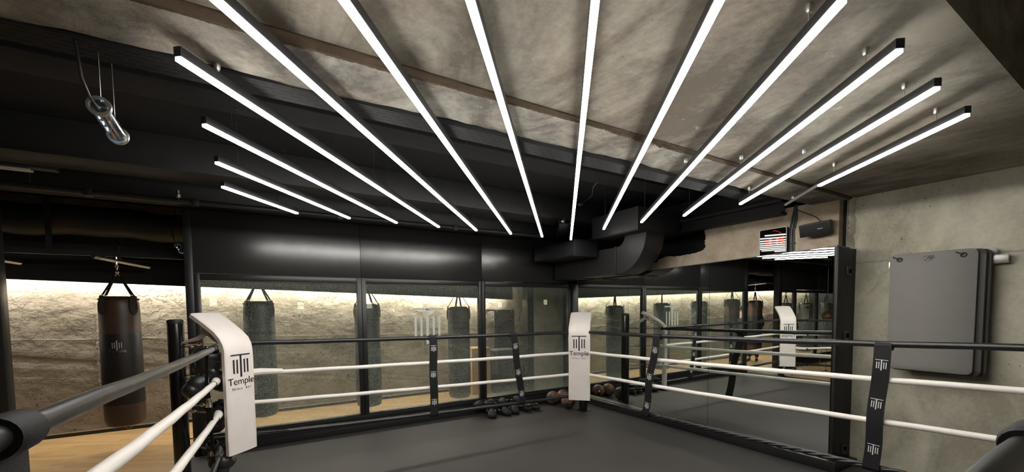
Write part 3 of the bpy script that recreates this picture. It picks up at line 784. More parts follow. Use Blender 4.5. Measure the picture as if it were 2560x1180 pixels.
for q, s in (((-.36, 3.865, .86), 1.2), ((-.365, 3.88, 1.03), .6), ((-.36, 3.935, .45), .8)):
    MB().box(q[0]-.018*s, q[0]+.018*s, q[1]-.008, q[1]-.002, q[2]-.03*s, q[2]+.03*s, bev=.002).build('buckle', M_chrome, t)

# ---- gloves and guards hung behind the left pad
def blob(mb, parts, n=14):
    for c, r, sc, rot in parts:
        d = bmesh.ops.create_uvsphere(mb.bm, u_segments=20, v_segments=12, radius=r)
        M = Matrix.Translation(c) @ rot.to_matrix().to_4x4() @ Matrix.Diagonal((*sc, 1))
        for v in d['verts']: v.co = M @ v.co
def glove(loc, rot, label, scale=1):
    """boxing glove hanging by its cuff: fist down, thumb at the side"""
    t = thing('boxing_glove', label, 'boxing glove', loc, 'black gloves hung behind the pad')
    mb = MB(); E0 = Euler((0, 0, 0))
    blob(mb, [(Vector((0, 0, -.06)), .075, (1.0, .85, 1.05), E0), (Vector((.012, 0, -.125)), .07, (1.0, .95, .9), E0), (Vector((0, 0, .02)), .055, (1, .8, 1.2), E0),
              (Vector((.068, -.01, -.055)), .030, (.9, .9, 2.0), Euler((0, .35, 0)))])
    for v in mb.bm.verts: v.co = Matrix.Translation(loc) @ rot.to_matrix().to_4x4() @ (v.co*scale)
    remesh_build(mb, 'mitt', M_gloves, t)
    T = Matrix.Translation(loc) @ rot.to_matrix().to_4x4()
    MB().lathe([(.048, .03), (.052, .035), (.053, .10), (.050, .105), (.044, .10), (.042, .04)], n=24, M=T @ Matrix.Diagonal((1.05*scale, .8*scale, scale, 1))).build('cuff', M_gloves, t)
    MB().box(-.056*scale, .056*scale, -.046*scale, .046*scale, .055*scale, .085*scale, bev=.012, M=T).build('wrist_strap', M_strap, t)
    return t
def headguard(loc, rz, label):
    t = thing('head_guard', label, 'head guard', loc)
    T = Matrix.Translation(loc) @ Matrix.Rotation(rz, 4, 'Z')
    mb = MB()
    prof = [(.10, -.09), (.115, -.05), (.12, 0), (.115, .05), (.09, .09), (.075, .10), (.07, .085), (.085, .045), (.09, 0), (.086, -.05), (.08, -.085), (.10, -.09)]
    mb.lathe(prof, n=32, M=T); mb.build('shell', M_gloves, t)
    MB().box(-.05, .05, -.135, -.10, .01, .06, bev=.012, M=T).build('brow_pad', M_gloves, t)
    for s in (-1, 1): MB().lathe([(0, .0), (.038, .0), (.042, .012), (.03, .022), (0, .024)], n=20, M=T @ Matrix.Translation((.108*s, -.03, -.03)) @ Matrix.Rotation(PI/2*s, 4, 'Y')).build('ear_pad', M_gloves, t)
    for z in (.02, -.012): MB().ico(tuple(T @ Vector((.03, -.124, z))), .006, 2).build('rivet', M_chrome, t)
    return t
headguard((-.42, 4.50, 1.125), .5, 'black head guard hung highest behind the nearest corner pad')
glove((-.44, 4.42, .97), Euler((0, .9, .3)), 'black boxing glove hanging just below the head guard')
glove((-.36, 4.50, .95), Euler((.3, -.9, .9)), 'black boxing glove pressed against the back of the nearest pad')
glove((-.34, 4.48, .66), Euler((.2, .3, .8)), 'black boxing glove hanging at mid height behind the nearest pad')
glove((-.40, 4.56, .62), Euler((-.2, -.3, 2.2)), 'black boxing glove hanging at mid height towards the post')
glove((-.31, 4.42, .27), Euler((.2, .4, .6)), 'lowest black boxing glove beneath the bottom rope, pad side')
glove((-.40, 4.50, .30), Euler((-.1, -.4, 1.6)), 'lowest black boxing glove beneath the bottom rope, post side')

# ------------------------------------------------------------------ punch bags
def punch_bag(x, y, zb_, h, r, body_m, band_m, label, group, logo=True, lower=True, loopz=2.14):
    t = thing('punch_bag', label, 'punch bag', (x, y, zb_), group)
    zt = zb_+h; s1 = zt-.32*h*.88; s2 = zb_+.26
    def rr(k): return r*k
    prof = [(0, 0), (rr(.80), .004), (rr(.93), .02), (rr(1.0), .07), (rr(1.01), s2-zb_)]
    MB().lathe(prof, (x, y, zb_), 48).build('lower_cover', body_m, t)
    MB().lathe([(rr(1.012), s2-zb_), (rr(1.02), s2-zb_+.012), (rr(1.01), h*.45), (rr(1.0), s1-zb_-.012), (rr(.99), s1-zb_)], (x, y, zb_), 48).build('middle_cover', band_m, t)
    MB().lathe([(rr(1.0), s1-zb_), (rr(.985), h-.16), (rr(.965), h-.08), (rr(.93), h-.04), (rr(.84), h-.012), (rr(.68), h+.004), (rr(.5), h), (0, h-.03)], (x, y, zb_), 48).build('upper_cover', body_m, t)
    rim = MB(); rim.tube([(x+r*.95*math.cos(a), y+r*.95*math.sin(a), zt-.028+.003*math.sin(a*24)) for a in [2*PI*i/96 for i in range(96)]], .007, 6, closed=True); rim.build('rim', M_darkleather, t)
    top = Vector((x, y, zt+.28))
    for k in range(4):
        a = PI/4*1.15+k*PI/2; q = Vector((x+r*.92*math.cos(a), y+r*.92*math.sin(a), zt-.01)); out = Vector((math.cos(a), math.sin(a), 0)); sd = Vector((-out.y, out.x, 0))
        # leather tab with D ring
        tab = []
        pr = [(-.20, .012), (-.185, .030), (-.14, .046), (-.08, .044), (-.03, .034), (.012, .022)]
        L = []; Rr = []; Nn = []
        for z, w in pr:
            c = Vector((x, y, zt+z))+out*(r*(1.0 if z < -.04 else .965)+.006); L.append(c-sd*w); Rr.append(c+sd*w); Nn.append(out)
        tb = MB().strip(L, Rr, Nn, .006).build('tab', M_darkleather, t)
        ring = [q+out*.008+Vector((0, 0, .012))+sd*.018*math.cos(b)+Vector((0, 0, .018*math.sin(b))) for b in [2*PI*i/14 for i in range(14)]]
        MB().tube(ring, .0032, 6, closed=True).build('ring', M_chrome, t)
        p0 = q+Vector((0, 0, .03)); dirn = (top-p0).normalized(); wv = sd*.014
        p1 = p0.lerp(top, .82)
        MB().strip([p0-wv, p1-wv], [p0+wv, p1+wv], [out, out], .004).build('strap', M_strap, t)
        MB().tube([p1, top], .0035, 6).build('snap_hook', M_chrome, t)
    sw = MB(); sw.lathe([(0, -.02), (.012, -.015), (.018, 0), (.012, .02), (.010, .05), (.016, .06), (.016, .085), (0, .09)], tuple(top), 16)
    sw.tube([top+Vector((0, 0, .08)), Vector((x, y, loopz))], .008, 8)
    sw.build('swivel', M_chrome, t)
    gr = [(Vector((x+.02, y, zb_-.02))+Vector((.028*math.cos(b), 0, .028*math.sin(b)))) for b in [2*PI*i/16 for i in range(16)]]
    MB().tube(gr, .003, 6, closed=True).build('bottom_ring', M_steel, t)
    if logo:
        F = Vector((-x, -y, 0)).normalized()          # logo faces the ring
        F = Vector((.0, -1, 0)); z0 = s1-.07
        def curve_on(me_obj, push):
            for v in me_obj.data.vertices:
                dx = max(-.95*r, min(.95*r, v.co.x-x)); v.co.y = y-math.sqrt(r*r*1.035-dx*dx)-push
        e = MB(); emblem(e, frame_M((x, y-r-.003, z0), (1, 0, 0), (0, 0, 1)), .105, .001)
        o = e.build('emblem', M_white, t, smooth=0); curve_on(o, .002)
        o = text_obj('Temple', .05, frame_M((x, y-r-.003, z0-.135), (1, 0, 0), (0, 0, 1)), M_steel, 'lettering', t, .0006); curve_on(o, .002)
    return t
YB = 6.38
bb = punch_bag(-1.375, YB, .255, 1.47, .180, M_brown, M_darkleather, 'tall brown leather punch bag with black middle hanging in the open doorway', 'brown punch bags', loopz=2.18)
b2 = punch_bag(-.02, YB, .17, 1.50, .180, M_bagblack, M_bagblack, 'black punch bag behind the glass just right of the nearest white pad', 'black punch bags behind the glass', logo=False, loopz=2.27)
for x, z, lab in ((1.34, .13, 'black punch bag half hidden behind the first glass mullion'), (2.80, .08, 'black punch bag behind the middle pane, left of the second mullion'),
                  (-4.07, .12, 'dark punch bag left of the doorway with frosted logo in front'), (-5.27, .12, 'dark punch bag far left, last but one of the row'), (-6.6, .12, 'dark punch bag at the far left end of the row')):
    c = copy_tree(b2); c.location = (x, YB, z); c['label'] = lab
c = copy_tree(bb); c.location = (-2.45, YB, .22); c['label'] = 'brown leather punch bag left of the doorway, seen only in the mirror'; 
# chrome slider carrying the brown bag and black carriers for the others
for x in (-1.375, -2.45):
    t = thing('bag_slider', 'bright chrome tube slider above the brown punch bag '+('in the doorway' if x > -2 else 'seen in the mirror'), 'bag hanger', (x, YB, 2.14), 'bag sliders')
    MB().tube([(x-.12, YB-.17, 2.15), (x+.22, YB+.33, 2.10)], .022, 16).build('tube', M_chrome, t)
    MB().tube([(x-.14, YB-.20, 2.153), (x-.11, YB-.155, 2.149)], .024, 16).build('end_ring', M_steel, t)
    MB().box(x-.03, x+.03, YB+.05, YB+.13, 2.12, 2.30, bev=.004).build('bracket', M_frame, t)
    MB().tube([(x, YB, 2.15), (x, YB, 2.10)], .012, 10).build('eye', M_chrome, t)

# ------------------------------------------------------------------ black services overhead
def arc(cy, cz, r, a0, a1, n=14): return [(cy+r*math.cos(a0+(a1-a0)*i/n), cz+r*math.sin(a0+(a1-a0)*i/n)) for i in range(n+1)]
t = thing('air_duct', 'black rectangular air duct above the mirror corner, bending upwards', 'duct', (4.33, 4.8, 2.0))
poly = [(5.55, 2.0), (4.15, 2.0)] + arc(4.15, 2.5, .5, -PI/2, -PI)[1:] + [(3.65, 2.52), (4.01, 2.52)] + arc(4.15, 2.5, .14, -PI, -PI/2)[1:] + [(5.55, 2.36)]
MB().prism(poly, lambda y, z: (4.16, y, z), lambda y, z: (4.50, y, z)).build('duct_body', M_ductm, t, smooth=30)
for y in (4.16, 4.9):
    MB().box(4.145, 4.515, y, y+.03, 1.988, 2.372, bev=.003).build('flange', M_ductm, t)
t = thing('plenum_box', 'black sheet metal plenum box over the bent air duct', 'duct', (4.4, 4.1, 2.46))
MB().box(3.98, 4.84, 3.62, 4.45, 2.50, 2.78, bev=.004).build('housing', M_ductm, t)
MB().box(3.96, 4.85, 3.60, 4.47, 2.485, 2.50, bev=.003).build('flange', M_ductm, t)
t = thing('air_duct', 'black upper duct end facing the ring beside the plenum box', 'duct', (4.0, 5.0, 2.27))
MB().box(3.72, 4.12, 4.52, 5.5, 2.27, 2.48, bev=.012).build('duct_body', M_ductm, t)
MB().box(3.71, 4.13, 4.50, 4.53, 2.26, 2.49, bev=.004).build('flange', M_ductm, t)
# ladder tray in the corner
t = thing('cable_tray', 'short perforated black tray hanging askew near the far light ends', 'cable tray', (3.6, 4.9, 2.62), None)
a, b = Vector((3.35, 4.25, 2.63)), Vector((3.98, 5.15, 2.60))
dd = (b-a).normalized(); an = math.atan2(dd.y, dd.x)
T = Matrix.Translation((a+b)/2) @ Matrix.Rotation(an, 4, 'Z')
MB().box(-.55, .55, -.07, .07, -.004, .004, M=T).build('tray_floor', M_tray, t, smooth=0)
for s_ in (-1, 1): MB().box(-.55, .55, .07*s_-.002, .07*s_+.002, -.004, .05, M=T).build('tray_side', M_ductm, t)
for u in (-.4, .4): MB().tube([T @ Vector((u, 0, 0)), T @ Vector((u, 0, .095 if u > -9 else 0))], .004, 6).build('hanger', M_steel, t)
MB().lathe([(0, 0), (.03, 0), (.034, .03), (0, .035)], (3.45, 4.42, 2.66), 20).build('junction_cap', M_steel, t)
# cable with clips on the ceiling
t = thing('ceiling_cable', 'thin cable with two pale clips crossing the black ceiling between lights', 'cable', (3.4, 3.8, 2.95))
MB().tube([(3.66, 4.40, 2.90), (3.60, 4.25, 2.88), (3.40, 3.80, 2.87), (3.15, 3.50, 2.86), (3.06, 3.05, 2.98)], .006, 8).build('cable', M_plastic, t)
for p_ in ((3.60, 4.25, 2.88), (3.12, 3.30, 2.92)): MB().box(p_[0]-.03, p_[0]+.03, p_[1]-.015, p_[1]+.015, p_[2]-.01, p_[2]+.016, bev=.006).build('clip', M_steel, t)
# pipes along the header
t = thing('sprinkler_pipe', 'long black pipe running under the dark ceiling above the doorway', 'pipe', (0, 5.12, 2.6))
MB().tube([(-7.9, 5.08, 2.60), (3.6, 5.08, 2.60)], .026, 16).build('pipe', M_ductm, t)
for x in (-1.9, -1.25, -.5, .8, 2.2): MB().box(x-.03, x+.03, 5.045, 5.115, 2.565, 2.635, bev=.008).build('coupling', M_ductm, t)
for x in (-1.6, .2, 2.9): MB().tube([(x, 5.08, 2.62), (x, 5.08, ZB)], .007, 8).build('hanger_rod', M_ductm, t)
MB().lathe([(0, -.05), (.02, -.045), (.022, -.02), (.012, -.01), (.012, .02), (0, .02)], (-.62, 5.0, 2.66), 16).build('sprinkler_head', M_steel, t)
MB().tube([(-.62, 5.08, 2.60), (-.62, 5.0, 2.62)], .01, 8).build('elbow', M_ductm, t)
t = thing('tube_fixture', 'switched-off fluorescent tube fixture on the dark ceiling at the far left', 'light fixture', (-2.2, 4.98, 2.7))
MB().box(-3.3, -1.40, 4.92, 5.02, 2.72, 2.78, bev=.006).build('housing', M_ductm, t)
for y in (4.945, 4.995): MB().tube([(-3.25, y, 2.705), (-1.55, y, 2.705)], .010, 12).build('tube', M_white, t)
for x in (-3.2, -1.45): MB().tube([(x, 4.97, 2.78), (x, 4.97, ZB)], .006, 8).build('hanger_rod', M_ductm, t)
# black beam running above the tan wall
t = tag(MB().prism([(4.72, 2.47), (4.86, 2.47), (4.86, 2.50), (4.80, 2.50), (4.80, 2.60), (4.86, 2.60), (4.86, 2.63), (4.72, 2.63), (4.72, 2.60), (4.78, 2.60), (4.78, 2.50), (4.72, 2.50)],
    lambda x, z: (x, 2.35, z+.04), lambda x, z: (x, 3.60, z+.04)).build('steel_joist', M_black, smooth=0), 'black steel joist along the top of the tan wall', 'beam')

# ---- glass tube lamps
def tube_lamp(x, y, z, label, top, LL=.25):
    t = thing('tube_lamp', label, 'pendant lamp', (x, y, z))
    L = LL; r = .030
    T = Matrix.Translation((x, y, z)) @ Matrix.Rotation(math.radians(-6), 4, 'X') @ Matrix.Rotation(-PI/2, 4, 'X')
    MB().lathe([(r, 0), (r, L), (r-.004, L), (r-.004, 0), (r, 0)], n=36, M=T).build('glass_tube', M_clear, t)
    for u, n_ in ((-.004, 'end_ring'), (L-.014, 'end_ring')):
        MB().lathe([(r-.002, u), (r+.006, u), (r+.008, u+.009), (r+.006, u+.018), (r-.002, u+.018), (r-.002, u)], n=36, M=T).build(n_, M_steel, t)
    MB().lathe([(0, L-.012), (r-.004, L-.012), (r-.004, L-.006), (0, L-.006)], n=30, M=T).build('end_cap', M_plastic, t)
    MB().lathe([(0, .05), (.016, .05), (.018, .06), (.018, .085), (0, .09)], n=30, M=T).build('lamp_holder', M_plastic, t)
    MB().box(-.012, .012, -.022, -.018, .05, L-.03, M=T).build('light_strip', M_steel, t)
    for k in range(3): MB().box(-.024, -.020, -.006, .006, .09+k*.05, .102+k*.05, bev=.001, M=T).build('led', M_blueled, t)
    a = T @ Vector((0, .0, .03)); 
    MB().tube([T @ Vector((-.01, 0, .07)), T @ Vector((-.02, -.02, -.02)), Vector((x-.03, y-.05, z+.07)), Vector((x-.05, y-.02, z+.22)), Vector((x-.02, y+.04, z+.40)), Vector((x-.04, y+.05, top))], .005, 8).build('power_cord', M_plastic, t)
    for u in (.03, L-.04): q = T @ Vector((0, -r, u)); MB().tube([q, Vector((q.x, q.y, top))], .0015, 6).build('suspension', M_steel, t)
    return t
tube_lamp(-.495, 2.19, 2.33, 'clear glass tube lamp with metal rings hanging at the upper left', ZB)
tube_lamp(-.80, 6.25, 2.32, 'small clear glass tube lamp beside the doorway, over the corridor', ZB)

# ------------------------------------------------------------------ on the tan wall
t = thing('wall_clock', 'square black digital clock with white rim reading 15:33 in red', 'clock', (4.84, 2.465, 2.11))
cy0, cy1, cz0, cz1 = 2.325, 2.605, 2.105, 2.385
MB().box(4.80, 4.86, cy0, cy1, cz0, cz1, bev=.012, seg=3).build('case', M_plastic, t)
fr2 = MB()
rr_ = []
for (yy, zz, a0) in ((cy0+.02, cz0+.02, PI), (cy1-.02, cz0+.02, 1.5*PI), (cy1-.02, cz1-.02, 0), (cy0+.02, cz1-.02, PI/2)):
    for k in range(5): rr_.append((4.797, yy+.02*math.cos(a0+PI/2*k/4), zz+.02*math.sin(a0+PI/2*k/4)))
fr2.tube(rr_, .0035, 8, closed=True); fr2.build('rim', M_white, t)
M_blackglass = simple('black_glass', (.004, .004, .004), .02, spec=.5)
MB().box(4.7965, 4.801, cy0+.006, cy1-.006, cz0+.006, cz1-.006).build('glass_front', M_blackglass, t, smooth=0)
SEG = {'1': 'bc', '5': 'afgcd', '3': 'abgcd'}
def seg_pts(ch, y, z, w, h):
    c = {'a': ((0, 1), (1, 1)), 'b': ((1, 1), (1, .5)), 'c': ((1, .5), (1, 0)), 'd': ((0, 0), (1, 0)), 'e': ((0, .5), (0, 0)), 'f': ((0, 1), (0, .5)), 'g': ((0, .5), (1, .5))}
    out = []
    for s_ in SEG[ch]:
        (a0, b0), (a1, b1) = c[s_]
        for k in range(5): u = (k+.5)/5; out.append((y-(a0+(a1-a0)*u)*w, z+(b0+(b1-b0)*u)*h))
    return out
yy = 2.545
for ch in '15:33':
    mb = MB()
    if ch == ':':
        for dz in (.018, .042): mb.box(4.794, 4.7965, yy-.018, yy-.012, 2.215+dz, 2.221+dz)
        yy -= .030
    else:
        pts = seg_pts(ch, yy-(.0 if ch != '1' else -.010), 2.218, .027, .052)
        mb.tube([(4.795, pts[0][0], pts[0][1]), (4.795, pts[0][0]-.0005, pts[0][1])], .002, 6)
        for (py, pz) in pts: mb.box(4.794, 4.7965, py-.0021, py+.0021, pz-.0021, pz+.0021)
        yy -= .043
    mb.build('digit', M_red, t, smooth=0)
mb = MB()
for k in range(11):
    a = PI/2-2*PI*(k+.5)/60*1.5; mb.box(4.794, 4.7965, 2.465-.115*math.cos(a)-.002, 2.465-.115*math.cos(a)+.002, 2.245+.115*math.sin(a)-.002, 2.245+.115*math.sin(a)+.002)
mb.build('second_dots', M_red, t, smooth=0)
ck = t; piv = Matrix.Translation((4.83, 2.465, 2.11))
for ch_ in ck.children: ch_.matrix_parent_inverse = Matrix.Translation(-Vector(ck.location)) @ piv @ Matrix.Rotation(math.radians(-1.1), 4, 'Y') @ piv.inverted()
t = thing('wall_speaker', 'small black loudspeaker mounted tilted on the tan wall beside the clock', 'speaker', (4.78, 2.03, 2.24))
T = Matrix.Translation((4.74, 2.03, 2.305)) @ Matrix.Rotation(math.radians(6), 4, 'Z') @ Matrix.Rotation(math.radians(-14), 4, 'Y') @ Matrix.Rotation(math.radians(-3), 4, 'X')
MB().box(-.045, .045, -.13, .13, -.062, .062, bev=.006, M=T).build('cabinet', M_plastic, t)
MB().box(-.050, -.045, -.124, .124, -.056, .056, bev=.002, M=T).build('grille', M_strap, t)
text_obj('BOSE', .013, T @ frame_M((-.0515, -.050, -.004), (0, -1, 0), (0, 0, 1)), M_white, 'lettering', t, .0005, 1.0, 1.4)
MB().box(.04, .13, -.02, .02, -.02, .02, bev=.004, M=T).build('bracket', M_plastic, t)
MB().tube([(4.83, 2.24, 2.54), (4.83, 2.14, 2.48), (4.82, 2.06, 2.43), (4.77, 2.0, 2.37)], .004, 8).build('cable', M_plastic, t)
t = thing('cable_bundle', 'bundle of black cables running down the tan wall right of the clock', 'cable', (4.84, 2.29, 2.0))
for k, (dy, r) in enumerate(((0, .014), (.026, .010), (-.022, .009))):
    MB().tube([(4.845, 2.26+dy*.3, 2.60), (4.84, 2.27+dy, 2.45), (4.842, 2.275+dy+.02, 2.33), (4.844, 2.29+dy, 2.20), (4.845, 2.29+dy, 1.93)], r, 10).build('cable', M_plastic, t)
for z in (2.20, 2.36): MB().box(4.825, 4.862, 2.25, 2.33, z, z+.008, bev=.002).build('cable_tie', M_plastic, t)
t = thing('conduit', 'short pale grey conduit fixed under the concrete ceiling in the right corner', 'pipe', (4.06, 1.87, 2.5))
MB().tube([(4.30, 2.10, 2.505), (3.83, 1.53, 2.548)], .013, 14).build('pipe', M_greypipe, t)
for p_ in ((4.2, 1.985, 2.52), (3.90, 1.62, 2.55)): MB().box(p_[0]-.018, p_[0]+.018, p_[1]-.012, p_[1]+.012, p_[2], p_[2]+.025, bev=.003).build('clip', M_steel, t)

# ------------------------------------------------------------------ mats hung on the concrete wall
def mat_mesh(xc, y0, y1, z0, z1, th, rad, warp):
    out = []
    for (cy, cz, a0) in ((y1-rad, z0+rad, -PI/2), (y1-rad, z1-rad, 0), (y0+rad, z1-rad, PI/2), (y0+rad, z0+rad, PI)):
        for k in range(7): a = a0+PI/2*k/6; out.append((cy+rad*math.cos(a), cz+rad*math.sin(a)))
    mb = MB(); bm = mb.bm
    def X(y, z): return xc - warp*math.sin((z1-z)/(z1-z0)*PI*.9)*.5 - warp*.6*((y1-y)/(y1-y0))**2*(z1-z)/(z1-z0)
    rings = []
    for o, ins in ((0, .004), (.25, 0), (.75, 0), (1, .004)):
        cyy, czz = (y0+y1)/2, (z0+z1)/2; ring = []
        for (y, z) in out:
            yy_ = y-(ins if y > cyy else -ins); zz_ = z-(ins if z > czz else -ins); ring.append(bm.verts.new((X(yy_, zz_)+(o-.5)*th, yy_, zz_)))
        rings.append(ring)
    n = len(out)
    for A_, B_ in zip(rings, rings[1:]):
        for k in range(n): bm.faces.new((A_[k], A_[(k+1) % n], B_[(k+1) % n], B_[k]))
    for R_ in (rings[0], rings[-1]):
        # strips across the sheet so that it bends
        left = [R_[i] for i in range(14, 28)]; right = [R_[i] for i in range(13, -1, -1)]
        for i in range(13): bm.faces.new((left[i], left[i+1], right[i+1], right[i]))
    return mb
r_t = thing('mat_rail', 'aluminium wall rail that carries the hanging grey mats', 'rail', (4.90, 1.1, 1.88))
MB().box(4.875, 4.905, .79, 1.49, 1.858, 1.925, bev=.002).build('bar', M_steel, r_t)
MB().box(4.905, 4.94, .85, .93, 1.875, 1.955, bev=.01).build('bracket', M_greypipe, r_t)
MB().lathe([(0, 0), (.03, 0), (.033, .006), (.012, .010), (0, .010)], n=20, M=Matrix.Translation((4.90, .885, 1.955)) @ Matrix.Rotation(-PI/2, 4, 'Y')).build('bolt_cap', M_greypipe, r_t)
specs = [(4.775, .925, 1.455, .985, 1.982, .016, M_gymmat, .02, 'front grey exercise mat of the three hanging on the concrete wall'),
         (4.803, .885, 1.44, .975, 1.978, .022, M_gymmatD, .012, 'dark grey exercise mat in the middle of the hanging stack'),
         (4.838, .865, 1.43, .972, 1.975, .026, M_gymmatD, .004, 'rearmost dark grey exercise mat against the concrete wall rail')]
for i, (xc, y0, y1, z0, z1, th, m_, wp, lab) in enumerate(specs):
    t = thing('exercise_mat', lab, 'exercise mat', (xc, (y0+y1)/2, z0), 'exercise mats on the wall rail')
    mat_mesh(xc, y0, y1, z0, z1, th, .045, wp).build('mat', m_, t, smooth=50)
    if i == 0:
        for y in (1.392, 1.005):
            q = [(xc-.011, y+.016*math.cos(a), 1.935+.016*math.sin(a)) for a in [2*PI*k/16 for k in range(16)]]
            MB().tube(q, .005, 8, closed=True).build('eyelet', M_plastic, t)
            MB().tube([(xc-.012, y, 1.935), (xc-.015, y+.02, 1.948), (xc-.012, y+.036, 1.955), (xc-.010, y+.044, 1.962)], .005, 8).build('hanging_cord', M_plastic, t)
        lg = MB()
        def sw(cy, cz, ry, rz, a0, a1, n=20): return [(xc-.0095, cy+ry*math.cos(a0+(a1-a0)*k/n), cz+rz*math.sin(a0+(a1-a0)*k/n)) for k in range(n+1)]
        path = sw(1.213, 1.930, .030, .020, .3, 5.6) + sw(1.188, 1.938, .018, .014, 2.6, -3.0) + sw(1.205, 1.928, .014, .012, .5, 4.5)
        lg.tube(path, .0016, 6); lg.build('emblem', M_blackp, t)
# wall anchor left of the mats
tag(MB().box(4.87, 4.94, 1.487, 1.497, 1.86, 1.93, bev=.002).build('wall_bracket', M_steel), 'small silver bracket plate at the left edge of the hanging mats', 'bracket')

# ------------------------------------------------------------------ medicine balls
def med_ball(loc, rot, label, r=.108):
    t = thing('medicine_ball', label, 'medicine ball', (loc[0], loc[1], 0), 'brown and charcoal medicine balls')
    T = Matrix.Translation((loc[0], loc[1], r*loc[2])) @ Euler(rot).to_matrix().to_4x4()
    for part in (0, 1):
        bm = bmesh.new(); bmesh.ops.create_uvsphere(bm, u_segments=48, v_segments=32, radius=r)
        # panels alternate between brown and charcoal round the ball
        kill = []
        for f in bm.faces:
            c = f.calc_center_median(); a = (math.atan2(c.y, c.x)+PI)/(2*PI); dark = int(a*8+1e-6) % 4 == 1 or abs(c.z) > r*.93
            if dark != bool(part): kill.append(f)
        bmesh.ops.delete(bm, geom=kill, context='FACES')
        for v in bm.verts: v.co = T @ v.co
        mb = MB(); mb.bm.free(); mb.bm = bm
        mb.build(('brown_panels', 'charcoal_panels')[part], (M_ball, M_ballD)[part], t, smooth=60)
    for k in range(8):
        a = -PI+2*PI*k/8; q = [T @ Vector((r*1.003*math.cos(b)*math.cos(a), r*1.003*math.cos(b)*math.sin(a), r*1.003*math.sin(b))) for b in [-PI*.46+PI*.92*i/20 for i in range(21)]]
        MB().tube(q, .0022, 5).build('seam', M_ballD, t)
    MB().lathe([(0, r*1.005), (.018, r*.99), (.019, r*.98)], n=20, M=T).build('print', M_white, t)
    return t
med_ball((3.97, 5.36, 1.0), (.9, .5, 2.6), 'brown and charcoal medicine ball on the floor, left one at the post')
med_ball((4.19, 5.38, 1.0), (1.4, -.5, .6), 'brown medicine ball in the corner, half hidden by the middle corner pad')
med_ball((4.01, 5.02, 1.0), (.4, 1.1, 1.2), 'brown medicine ball nearest the ring rope, under the middle corner pad')

# ------------------------------------------------------------------ clogs by the sill
def clog():
    t = thing('foam_clog', 'black foam clog', 'shoe', (0, 0, 0), 'black foam clogs by the glass')
    def foot(s):      # half width along the length, toe at +y
        return [.030, .038, .041, .040, .037, .036, .040, .046, .050, .050, .044, .030][s]
    N = 12; L = .27
    bm = bmesh.new(); rings = []
    for i in range(N):
        y = -L/2+L*i/(N-1); w = foot(i); lift = .012*(max(0, i-9)/2)**2+.004
        rings.append([bm.verts.new((x, y, z)) for x, z in ((-w, lift+.006), (-w*.9, lift), (w*.9, lift), (w, lift+.006), (w*1.02, .034+lift), (w*.8, .030+lift), (-w*.8, .030+lift), (-w*1.02, .034+lift))])
    for A_, B_ in zip(rings, rings[1:]):
        for k in range(8): bm.faces.new((A_[k], A_[(k+1) % 8], B_[(k+1) % 8], B_[k]))
    bm.faces.new(rings[0]); bm.faces.new(list(reversed(rings[-1])))
    mb = MB(); mb.bm.free(); mb.bm = bm; mb.build('sole', M_foam, t, smooth=60, world=False)
    bm = bmesh.new(); rings = []; n = 10
    H_ = [.0, .0, .0, .0, .0, .060, .088, .090, .082, .070, .054, .030]
    for i in range(5, N):
        y = -L/2+L*i/(N-1); w = foot(i)*1.05; ring = []
        for k in range(n+1):
            a = PI*k/n; ring.append(bm.verts.new((w*math.cos(a), y, .026+(H_[i]-.02)*math.sin(a)**.8 if 0 < k < n else .026)))
        rings.append(ring)
    for A_, B_ in zip(rings, rings[1:]):
        for k in range(n): bm.faces.new((A_[k], A_[k+1], B_[k+1], B_[k]))
    c = bm.verts.new((0, L/2+.010, .03))
    for k in range(n): bm.faces.new((rings[-1][k], rings[-1][k+1], c))
    mb = MB(); mb.bm.free(); mb.bm = bm; u = mb.build('upper', M_foam, t, smooth=70, world=False)
    so = u.modifiers.new('thickness', 'SOLIDIFY'); so.thickness = .006
    # low heel wall
    q = [Vector((.040*math.cos(a)*1.0, -L/2+.05+.055*math.sin(a), .045)) for a in [PI+PI*k/14 for k in range(15)]]
    MB().tube(q, .012, 8, flat=1.4).build('heel_rim', M_foam, t, smooth=60, world=False)
    q = [Vector((.052*math.cos(a), -.005+.115*math.sin(a), .060+.018*abs(math.sin(a)))) for a in [PI+PI*k/16 for k in range(17)]]
    MB().tube(q, .0075, 8).build('heel_strap', M_foam, t, smooth=60, world=False)
    for s_ in (-1, 1): MB().ico((.052*s_, -.004, .062), .009, 2).build('rivet', M_steel, t, world=False)
    return t
cl = clog()
cpos = [((2.86, 5.27, 0), (0, 0, 2.75), 'black foam clog on the floor, leftmost of the front row by the glass'),
        ((3.035, 5.27, 0), (0, 0, 3.35), 'black foam clog, second from the left in the front row by the glass'),
        ((3.20, 5.29, 0), (0, 0, 2.95), 'black foam clog in the middle of the front row by the glass'),
        ((3.375, 5.31, 0), (0, 0, .15), 'black foam clog with its heel strap up, fourth in the front row'),
        ((3.53, 5.31, 0), (0, 0, -.05), 'black foam clog with its heel strap up, rightmost of the front row'),
        ((2.80, 5.46, .085), (.25, .1, 2.0), 'black foam clog leaning on the sill at the left end of the heap'),
        ((2.96, 5.42, .098), (.15, -.1, 1.3), 'black foam clog lying over the others against the sill'),
        ((3.12, 5.44, .09), (.25, 0, 2.5), 'black foam clog propped on the sill behind the front row'),
        ((3.33, 5.46, .085), (.2, .1, 3.6), 'black foam clog propped on the sill, rightmost of the back row')]
for i, (l_, r3, lab) in enumerate(cpos):
    o = cl if i == 0 else copy_tree(cl)
    o.location = (3.2+(l_[0]-3.2)*1.10-.03, l_[1]-.01, l_[2]); o.rotation_euler = r3; o.scale = (1.22, 1.15, 1.2); o['label'] = lab

